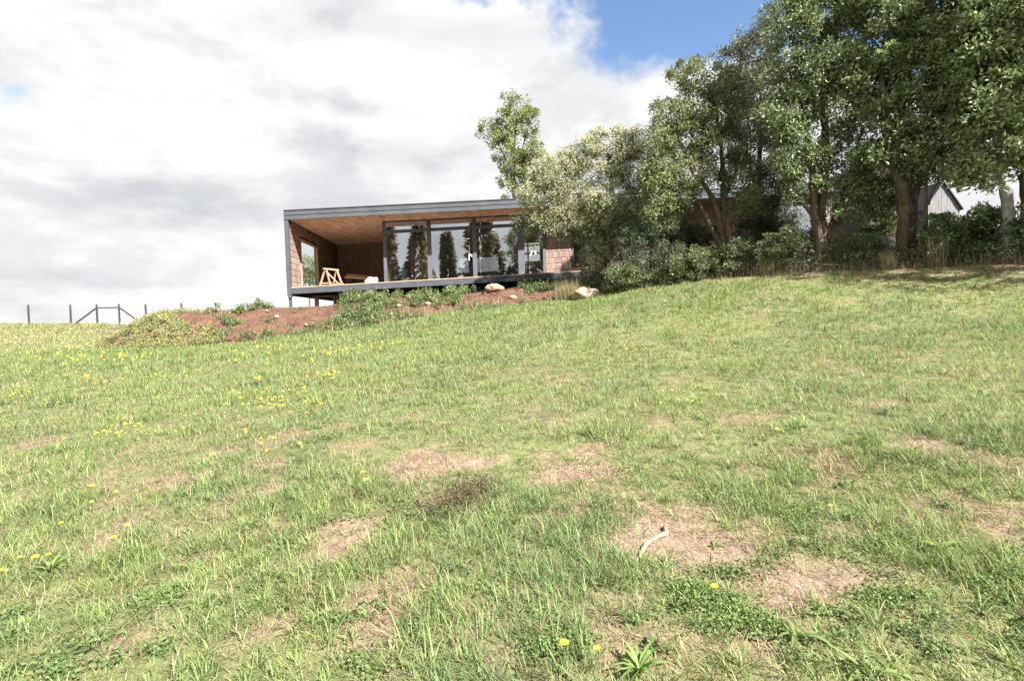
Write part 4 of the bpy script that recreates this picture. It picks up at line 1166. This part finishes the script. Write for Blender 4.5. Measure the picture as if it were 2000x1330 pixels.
def arching(d0, d1, dens, tmin, tmax, seed):
    """sparse clumps of long broad arching blades"""
    r = np.random.default_rng(seed)
    x, y = sample_view(d0, d1, dens, tmin, tmax, r)
    keep = (y < edge_depth(x / y) - .1) & (r.random(len(x)) > dryness(x, y) * .8) & (fbm(x, y, 1.1, 6, 3) > .42)
    x, y = x[keep], y[keep]; k = len(x); per = 11; ci = np.repeat(np.arange(k), per); n = len(ci)
    a = r.random(n) * 6.283; ra = r.random(n) * .03
    P = np.c_[x[ci] + np.cos(a) * ra, y[ci] + np.sin(a) * ra, ground(x, y)[ci] - .005]
    sz = r.uniform(.7, 1.25, k)[ci]
    c = (field_colour(x, y) * (1 + .18 * r.normal(size=(k, 1))))[ci] * r.uniform(.75, 1.35, n)[:, None]
    old = r.random(n) < .14; c[old] = STRAW * r.uniform(.6, 1.1, (old.sum(), 1))
    put(*blades(P, a + r.normal(size=n) * .5, np.abs(r.normal(.45, .3, n)), r.uniform(.07, .17, n) * sz, r.uniform(.004, .0085, n), c, 4, r.uniform(.9, 2.4, n), r))


arching(1.6, 5.5, 22, -1.12, 1.12, 307)
arching(5.5, 11.0, 7, -1.10, 1.10, 308)
thatch(1.25, 4.4, 2000, -1.45, 1.45, 305, .0006)
thatch(4.4, 9.0, 700, -1.10, 1.10, 306, .0007)
link('grass', mesh_np('grass', np.concatenate(GV), [np.concatenate(GQ), np.concatenate(GT)], [M['grass']], np.concatenate(GC)),
     label='green and straw-coloured meadow grass', cat='grass', kind='stuff')

# long dry grass along the foot of the bank and hedge
GV, GQ, GT, GC = [], [], [], []; gn = 0
r = np.random.default_rng(310)
for px0, px1, n, hmin, hmax, off in [(1085, 1135, 500, .3, .85, .3), (1195, 1240, 350, .25, .6, .15), (1480, 1515, 260, .3, .6, .3), (1725, 1750, 260, .3, .6, .1), (1820, 1850, 200, .5, 1.0, .3), (1130, 2010, 1900, .10, .36, .6), (640, 1000, 300, .2, .5, .1)]:
    px = r.uniform(px0, px1, n)
    py = np.interp(px, [e[0] for e in EDGE], [e[1] for e in EDGE]); dd = np.interp(px, [e[0] for e in EDGE], _ed)
    P = np.array([at(a, b, c) for a, b, c in zip(px, py, dd)]); P[:, 1] += r.random(n) * off; P[:, 2] = ground(P[:, 0], P[:, 1]) - .02
    c = np.where((r.random(n) < .8)[:, None], STRAW * 1.1, GREEN * 1.1) * r.uniform(.6, 1.15, n)[:, None]
    put(*blades(P, r.random(n) * 6.28, np.abs(r.normal(size=n)) * .25, r.uniform(hmin, hmax, n), np.full(n, .011), c, 2, r.uniform(.1, .8, n), r))
link('dry_grass', mesh_np('dry_grass', np.concatenate(GV), [np.concatenate(GQ), np.concatenate(GT)], [M['grass']], np.concatenate(GC)),
     label='tall straw-coloured grass along the foot of the hedge', cat='dry grass', kind='stuff')

# undergrowth and litter below the hedge
r = np.random.default_rng(311)
px = r.uniform(1190, 2080, 26000)
pt = np.array([0.0] * 3)
tq = (px - 1000) / F
dd = np.interp(tq, _et, _ed) + r.random(len(px)) ** 1.3 * 2.6 + .1
X = np.interp(tq, _et, [at(*e)[0] / at(*e)[1] for e in EDGE]) * dd
X = tq * dd
Z = ground(X, dd) + r.random(len(px)) ** 1.6 * .42
V, Fl = leaf_quads(np.c_[X, dd, Z], r.normal(size=(len(px), 3)) + np.array([0, 0, .4]), .085 * r.uniform(.6, 1.3, len(px)), .04 * r.uniform(.6, 1.3, len(px)), r)
cc = np.where((Z - ground(X, dd) < .12)[:, None], pick([(.24, .18, .125), (.32, .25, .18), (.17, .125, .09)], len(px), r), pick(DS + BR[:2], len(px), r))
link('undergrowth', mesh_np('undergrowth', V, [Fl], [M['leaf']], np.repeat(cc, 4, 0)), label='dark leafy undergrowth and litter below the trees', cat='undergrowth', kind='stuff')

GV, GQ, GT, GC = [], [], [], []; gn = 0
r = np.random.default_rng(318); n = 2600
tq = (r.uniform(1200, 2060, n) - 1000) / F; dd = np.interp(tq, _et, _ed) + r.random(n) * 1.1 + .05
P = np.c_[tq * dd, dd, ground(tq * dd, dd)]
put(*blades(P, r.random(n) * 6.28, r.uniform(.1, 1.5, n), r.uniform(.15, .75, n), r.uniform(.006, .013, n), pick([(.20, .15, .11), (.28, .22, .17), (.14, .10, .075), (.34, .28, .22)], n, r), 2, r.uniform(-.4, .5, n), r))
link('dead_twigs', mesh_np('dead_twigs', np.concatenate(GV), [np.concatenate(GQ), np.concatenate(GT)], [M['grass']], np.concatenate(GC)), label='tangle of dead twigs and stalks at the foot of the hedge', cat='twigs', kind='stuff')

# weeds on the bank
r = np.random.default_rng(312)
n = 15000
iu = r.integers(0, NS, n); jv = (r.random(n) ** .9 * .86 * (NJ - 1)).astype(int)
P = MV[iu, jv]; vfr = jv / (NJ - 1)
pxs = np.interp(_ti[iu], _si, [s[0] for s in ST])
nz = fbm(P[:, 0], P[:, 1] * 1.0 + P[:, 2], 1.4, 2, 3)
want = np.interp(pxs, [200, 260, 400, 450, 510, 620, 660, 720, 750, 800, 900, 960, 1020, 1080, 1230], [.6, .62, .5, .3, .02, .02, .3, .8, .7, .35, .5, .3, .3, .55, .9])
pn = fbm(P[:, 0], P[:, 2], 3.5, 5, 3)
want = np.clip(want + (pn - .5) * 1.5, .03, 1.2)
want = want + np.where((vfr > .62) & (pxs > 660), .25, 0) + np.where((vfr < .1), .3, 0)
ok = nz < want * .62 + .14
P, pxs, vfr = P[ok], pxs[ok], vfr[ok]
hh = sstep(fbm(P[:, 0], P[:, 1] + 2 * P[:, 2], 2.2, 6, 3), .38, .68)
cl = P + np.c_[r.normal(size=len(P)) * .03, r.normal(size=len(P)) * .03, r.uniform(.01, .06, len(P)) + hh * r.uniform(.02, .30, len(P)) * np.where(pxs < 440, .55, 1.0)]
m_ = [(.105, .155, .06), (.085, .13, .05), (.15, .20, .085), (.20, .245, .11), (.25, .265, .10), (.07, .11, .05)]
WEED = m_
V, Fl, c = foliage(cl, np.tile([0, -.3, .8], (len(cl), 1)), 12, .11, .085, .036, WEED, r, up=.4, tint=.35)
lf = np.repeat(np.repeat(sstep(-pxs, -480, -380), 12), 4)[:, None]
c = c * (1 - .5 * lf) + np.array([.36, .33, .16]) * .5 * lf
link('weeds', mesh_np('weeds', V, [Fl], [M['grass']], c), label='low green weeds growing over the dug soil bank', cat='weeds', kind='stuff')
r = np.random.default_rng(319); n = 2600
iu = r.integers(0, NS, n); jv = (r.uniform(.03, .7, n) * (NJ - 1)).astype(int); P0 = MV[iu, jv]
th_ = r.uniform(.012, .05, n) * (1 + 1.5 * (r.random(n) < .06)); oct_ = np.array([(1, 0, 0), (0, 1, 0), (-1, 0, 0), (0, -1, 0), (0, 0, 1), (0, 0, -1)], float)
V = (P0[:, None] + oct_[None] * th_[:, None, None] * r.uniform(.5, 1.3, (n, 6, 1)) + r.normal(size=(n, 6, 3)) * th_[:, None, None] * .25).reshape(-1, 3)
tri = np.array([(0, 1, 4), (1, 2, 4), (2, 3, 4), (3, 0, 4), (1, 0, 5), (2, 1, 5), (3, 2, 5), (0, 3, 5)])
link('clods', mesh_np('clods', V, [(np.arange(n)[:, None, None] * 6 + tri[None]).reshape(-1, 3)], [M['soil']]), label='small clods of red-brown earth on the bank', cat='earth clods', kind='stuff')
# tall seeding stalks on the bank
GV, GQ, GT, GC = [], [], [], []; gn = 0
sel = r.choice(len(P), 2600); B0 = P[sel]; n = len(B0)
tall = r.uniform(.12, .42, n) + .35 * (r.random(n) < .06)
put(*blades(B0, r.random(n) * 6.28, np.abs(r.normal(size=n)) * .3, tall, np.full(n, .014), np.where((r.random(n) < .5)[:, None], pick(WEED, n, r), STRAW * .8), 2, r.uniform(.1, .6, n), r))
link('weed_stalks', mesh_np('weed_stalks', np.concatenate(GV), [np.concatenate(GQ), np.concatenate(GT)], [M['grass']], np.concatenate(GC)), label='thin upright stalks among the weeds of the bank', cat='weeds', kind='stuff')
# yellow bloom specks on the bank and in the far field
r = np.random.default_rng(313)
sel = np.where(pxs < 460)[0]; sel = r.choice(sel, 170)
S1 = P[sel] + np.c_[r.normal(size=170) * .05, r.normal(size=170) * .05, r.uniform(.1, .24, 170)]
fx, fy = sample_view(17.5, 38, 1.2, -1.05, -.70, r)
keep = fbm(fx, fy, .5, 6, 3) > .46; fx, fy = fx[keep], fy[keep]
S2 = np.c_[fx, fy, ground(fx, fy) + r.uniform(.08, .16, len(fx))]
fx, fy = sample_view(8.5, 17, 4.5, -1.05, -.2, r)
keep = (fbm(fx, fy, .6, 2, 3) > .55) & (fy < edge_depth(fx / fy)); fx, fy = fx[keep], fy[keep]
S3 = np.c_[fx, fy, ground(fx, fy) + r.uniform(.08, .2, len(fx))]
S = np.r_[S1, S2, S3]; S = np.repeat(S, 3, 0) + r.normal(size=(len(S) * 3, 3)) * .012
V, Fl = leaf_quads(S, r.normal(size=S.shape), .042, .042, r)
link('distant_flowers', mesh_np('distant_flowers', V, [Fl], [M['petal']], np.repeat(pick([(.78, .56, .05), (.8, .62, .08), (.72, .5, .04)], len(S), r), 4, 0)),
     label='tiny yellow blooms scattered over the bank and far field', cat='wildflowers', kind='stuff')

# ------------------------------------------------------------------ single yellow flowers
YEL = plain('yellow_petals', (.80, .55, .03), (.85, .66, .06), 30, .6, 0, 0)
STEM = plain('green_stem', (.10, .14, .05), (.14, .17, .06), 20, .6, 0, 0)


def flower_meshes(h, R, seed):
    r = np.random.default_rng(seed)
    st = MB().tube([(0, 0, -.01), (.006, .003, h * .5), (.004, .01, h)], [.0016, .0014, .0014], 4)
    V = []; Q = []; T = []
    top = np.array([.004, .01, h]); k = 0; hv = []
    for ring, (rr, z, n) in enumerate(((R, .002, 13), (R * .62, .006, 9))):
        for i in range(n):
            a = i / n * 6.283 + r.uniform(-.1, .1) + ring * .3; d = np.array([math.cos(a), math.sin(a), .25 + ring * .4]); s = np.array([-math.sin(a), math.cos(a), 0])
            hv += [top + (0, 0, z), top + d * rr * .6 + s * rr * .16 + (0, 0, z), top + d * rr + (0, 0, z), top + d * rr * .6 - s * rr * .16 + (0, 0, z)]
    hv = np.array(hv); hq = np.arange(len(hv)).reshape(-1, 4)
    return st, hv, hq


FM = []
for i in range(5):
    h = [.10, .13, .16, .12, .18][i]; st, hv, hq = flower_meshes(h, .016 + .003 * (i % 3), 400 + i)
    sm = st.mesh('stem', STEM); hm = mesh_np('flower_head', hv, [hq], [YEL])
    both = MB(); both.add(st.verts(), np.concatenate(st.q), np.concatenate(st.t)); n0 = len(np.concatenate(st.q)); both.add(hv, hq)
    fq = np.concatenate(both.q); ft = np.concatenate(both.t)
    jm = mesh_np('yellow_flower', both.verts(), [fq, ft], [STEM, YEL], fmat=np.r_[np.zeros(n0), np.ones(len(hq)), np.zeros(len(ft))])
    FM.append((sm, hm, jm))


def add_flower(px, py, label, group, parts=False, sc=1.0):
    p = ground_pt(px, py + 0)
    i = random.randrange(5)
    if parts:
        o = empty('yellow_flower', p, random.random() * 6, label, 'wildflower', group)
        link('stem', FM[i][0], o); link('flower_head', FM[i][1], o)
    else:
        o = link('yellow_flower', FM[i][2], None, p, label, 'wildflower', group); o.rotation_euler = (random.uniform(-.2, .2), random.uniform(-.2, .2), random.random() * 6)
    o.scale = (sc, sc, sc)
    return o


near_list = [(183, 980, 'yellow flower at the upper left of a near pair above another bloom'), (184, 995, 'yellow flower directly below another bloom'), (228, 1000, 'yellow flower beside the near pair in the left meadow'), (120, 1045, 'yellow flower on a tall stem in the left foreground'),
             (100, 1105, 'yellow flower low in a leafy tuft of the left foreground'), (38, 1110, 'yellow flower nearest the left border of the meadow'), (75, 1130, 'yellow flower below the leafy tuft in the left foreground'), (5, 1150, 'yellow flower cut by the left border'),
             (230, 1090, 'lone yellow flower in grass right of the left foreground group'), (712, 955, 'yellow flower left of the purple-brown patch, upper of two'), (714, 970, 'yellow flower left of the purple-brown patch, lower of two'), (838, 925, 'yellow flower on the dry patch above the purple-brown weeds'),
             (1163, 1315, 'yellow flower in the broad leaves at the bottom border'), (1396, 1210, 'small yellow bloom in the clover below the dry patch'), (1624, 1010, 'lone yellow flower above the dry patch edge right of the stick'), (255, 1050, 'lone yellow flower in the middle of the left foreground'), (1516, 868, 'lone yellow flower in the right meadow'), (1107, 1320, 'pale yellow bloom left of the broad leaves at the bottom border')]
for px, py, lab in near_list: add_flower(px, py + 12, lab, 'single yellow flowers in the near meadow', True, 1.0 if py > 900 else 1.3)
r = np.random.default_rng(320)
for cx, cy, sx, sy, n, lab in [(545, 800, 75, 22, 60, 'small yellow flower in the dense patch of the middle meadow'), (240, 865, 60, 16, 24, 'small yellow flower in the loose patch of the left meadow'), (200, 748, 110, 9, 60, 'small yellow flower in the long band below the far field'),
                               (630, 745, 60, 12, 34, 'small yellow flower in the patch below the bank'), (1310, 795, 35, 10, 8, 'small yellow flower in the small group of the right meadow'), (1225, 706, 14, 4, 4, 'small yellow flower in the tiny group under the boulder'),
                               (300, 690, 150, 12, 40, 'small yellow flower in the grass just below the bank'), (520, 880, 60, 10, 8, 'small yellow flower on the dry spot left of the middle'), (40, 790, 60, 20, 14, 'small yellow flower at the left side of the meadow')]:
    for _ in range(n):
        px = cx + r.normal() * sx * .6; py = cy + r.normal() * sy * .6
        if px < -30 or px > 2030: continue
        add_flower(px, py + 4, lab, lab.replace('small yellow flower', 'yellow flowers'), False, r.uniform(.9, 1.3))

# ------------------------------------------------------------------ broad-leaved weeds, tufts, clover
def rosette(px, py, n, L, W, label, col, seed, upr=.55):
    r = np.random.default_rng(seed); p = ground_pt(px, py)
    e = empty('plantain', p, 0, label, 'weed', 'broad-leaved weeds in the foreground')
    for i in range(n):
        a = i / n * 6.283 * 1.6 + r.uniform(-.6, .6); ln = L * .6 * r.uniform(.5, 1.2); el = r.uniform(upr - .5, upr + .2)
        h = np.array([math.cos(a), math.sin(a), 0]); s = np.array([-math.sin(a), math.cos(a), 0]); V = []
        pos = np.zeros(3); ang = el + .3
        prof = [.12, .4, .62, .6, .4, .03]
        for k, wv in enumerate(prof):
            nn = -h * math.sin(ang) + np.array([0, 0, math.cos(ang)])
            V += [pos - s * wv * W / 2 + nn * W * .2 * wv, pos, pos + s * wv * W / 2 + nn * W * .3 * wv]
            pos = pos + (h * math.cos(ang) + np.array([0, 0, 1]) * math.sin(ang)) * ln / 5; ang -= r.uniform(.1, .5)
        Q = []
        for k in range(5):
            for j in range(2): Q.append((3 * k + j, 3 * k + j + 1, 3 * k + j + 4, 3 * k + j + 3))
        c = (np.array(col) * .75 + np.array((.07, .085, .03))) * r.uniform(.85, 1.3)
        link('leaf', mesh_np('leaf', np.array(V), [np.array(Q)], [M['grass']], np.tile(c, (len(V), 1)), smooth=True), e)
    return e


DG = (.085, .145, .045); YG = (.15, .215, .045)
for a in [(950, 1165, 15, .26, .030, 'long-leaved plantain in the middle of the foreground', (.105, .165, .05), 1, .6), (1555, 1250, 13, .24, .032, 'plantain rosette with spread leaves below the dry patch', (.12, .175, .06), 2, .55), (1838, 1085, 20, .2, .036, 'bright yellow-green dock tuft in the right foreground', YG, 3, .95),
          (1250, 1320, 30, .22, .026, 'dense plantain clump at the bottom border', (.10, .18, .045), 4, .8), (560, 965, 18, .22, .02, 'small dark green clump left of the middle of the meadow', (.06, .12, .04), 5, .5), (230, 1135, 20, .16, .02, 'dark low rosette in the left foreground grass', (.06, .12, .045), 6, .35),
          (100, 1120, 14, .26, .028, 'broad leafy tuft among yellow flowers in the left foreground', (.12, .19, .05), 7, .9), (1700, 1325, 14, .26, .034, 'broad-leaved weed at the lower right border', (.13, .19, .06), 8, .7), (1560, 838, 16, .25, .02, 'dark tuft in the upper right meadow', (.075, .125, .05), 9, .7), (960, 1000, 16, .2, .024, 'leafy weed right of the purple-brown patch', (.085, .15, .05), 10, .45), (1395, 1070, 8, .12, .02, 'tiny tuft standing alone on the dry patch', (.09, .14, .05), 11, .7)]:
    rosette(*a)


def low_patch(name, label, cat, spots, n, cols, L, W, hmax, seed, mat_='grass'):
    r = np.random.default_rng(seed); C = []
    for px, py, rx, ry in spots:
        c = ground_pt(px, py); a = ground_pt(px, py - ry); b = ground_pt(px, min(py + ry, 1400))
        ex_ = rx * c[1] / F; ey_ = max(.05, .5 * (a[1] - b[1])); m = n // len(spots)
        C.append(np.c_[c[0] + r.normal(size=m) * ex_ * .55, c[1] + r.normal(size=m) * ey_ * .55])
    C = np.concatenate(C); Z = ground(C[:, 0], C[:, 1]) + r.random(len(C)) ** 1.2 * hmax
    V, Fl = leaf_quads(np.c_[C, Z], r.normal(size=(len(C), 3)) * np.array([1, 1, .45]), L * r.uniform(.6, 1.3, len(C)), W * r.uniform(.6, 1.3, len(C)), r)
    return link(name, mesh_np(name, V, [Fl], [M[mat_]], np.repeat(pick(cols, len(C), r), 4, 0)), label=label, cat=cat, kind='stuff')


low_patch('clover', 'low clover patches among the grass', 'clover', [(1420, 1200, 75, 35), (1350, 1160, 40, 20), (1480, 1235, 50, 25), (1560, 1010, 80, 25), (1420, 975, 90, 22), (1730, 1180, 70, 25), (1980, 1130, 40, 30), (1090, 1270, 60, 25), (300, 1180, 60, 20)],
          7000, [(.13, .20, .06), (.16, .235, .075), (.11, .17, .06), (.20, .25, .09)], .016, .014, .05, 331)
_rr = np.random.default_rng(340)
low_patch('broad_weeds', 'small broad-leaved weeds scattered through the near meadow', 'weeds', [(_rr.uniform(-40, 2040), 1330 - 520 * _rr.random() ** 1.4, _rr.uniform(18, 55), _rr.uniform(6, 20)) for _ in range(90)],
          9000, [(.12, .19, .06), (.15, .225, .08), (.10, .16, .055), (.20, .24, .10), (.09, .13, .05)], .022, .015, .045, 341)
GV, GQ, GT, GC = [], [], [], []; gn = 0
_x, _y = sample_view(2.2, 13, 3.2, -1.05, 1.05, _rr); _k = (fbm(_x, _y, .5, 7, 2) > .45) & (_y < edge_depth(_x / _y)); _x, _y = _x[_k], _y[_k]; n = len(_x)
P0 = np.c_[_x, _y, ground(_x, _y)]; ln_ = _rr.uniform(.12, .28, n); az_ = _rr.random(n) * 6.28; le_ = np.abs(_rr.normal(size=n)) * .12
put(*blades(P0, az_, le_, ln_, np.maximum(.002, _y * .0005), pick([(.17, .17, .08), (.22, .17, .11), (.14, .11, .07)], n, _rr), 3, np.full(n, .1), _rr))
tip_ = P0 + (np.c_[np.cos(az_) * np.sin(le_ + .05), np.sin(az_) * np.sin(le_ + .05), np.cos(le_ + .05)]) * (ln_ * .97)[:, None]
put(*blades(tip_, az_, le_ + .1, _rr.uniform(.014, .03, n), np.maximum(.005, _y * .0011), pick([(.07, .045, .035), (.10, .07, .05), (.13, .09, .05)], n, _rr), 2, np.zeros(n), _rr))
link('seed_stalks', mesh_np('seed_stalks', np.concatenate(GV), [np.concatenate(GQ), np.concatenate(GT)], [M['grass']], np.concatenate(GC)), label='thin dark-tipped seed stalks standing in the meadow', cat='seed stalks', kind='stuff')
low_patch('seed_heads', 'purple-brown seed heads in a low patch of weeds', 'weeds', [(930, 965, 42, 16), (850, 1010, 60, 22), (900, 985, 50, 14)], 1500, [(.10, .055, .055), (.14, .085, .06), (.08, .04, .05), (.13, .12, .05)], .022, .010, .12, 332)
low_patch('violet_blooms', 'small violet flower heads at the right of the meadow', 'wildflowers', [(1985, 1160, 12, 12), (1860, 1260, 8, 6), (1800, 1270, 6, 5), (1900, 815, 60, 10)], 28, [(.13, .07, .16), (.16, .09, .19)], .013, .010, .14, 333)
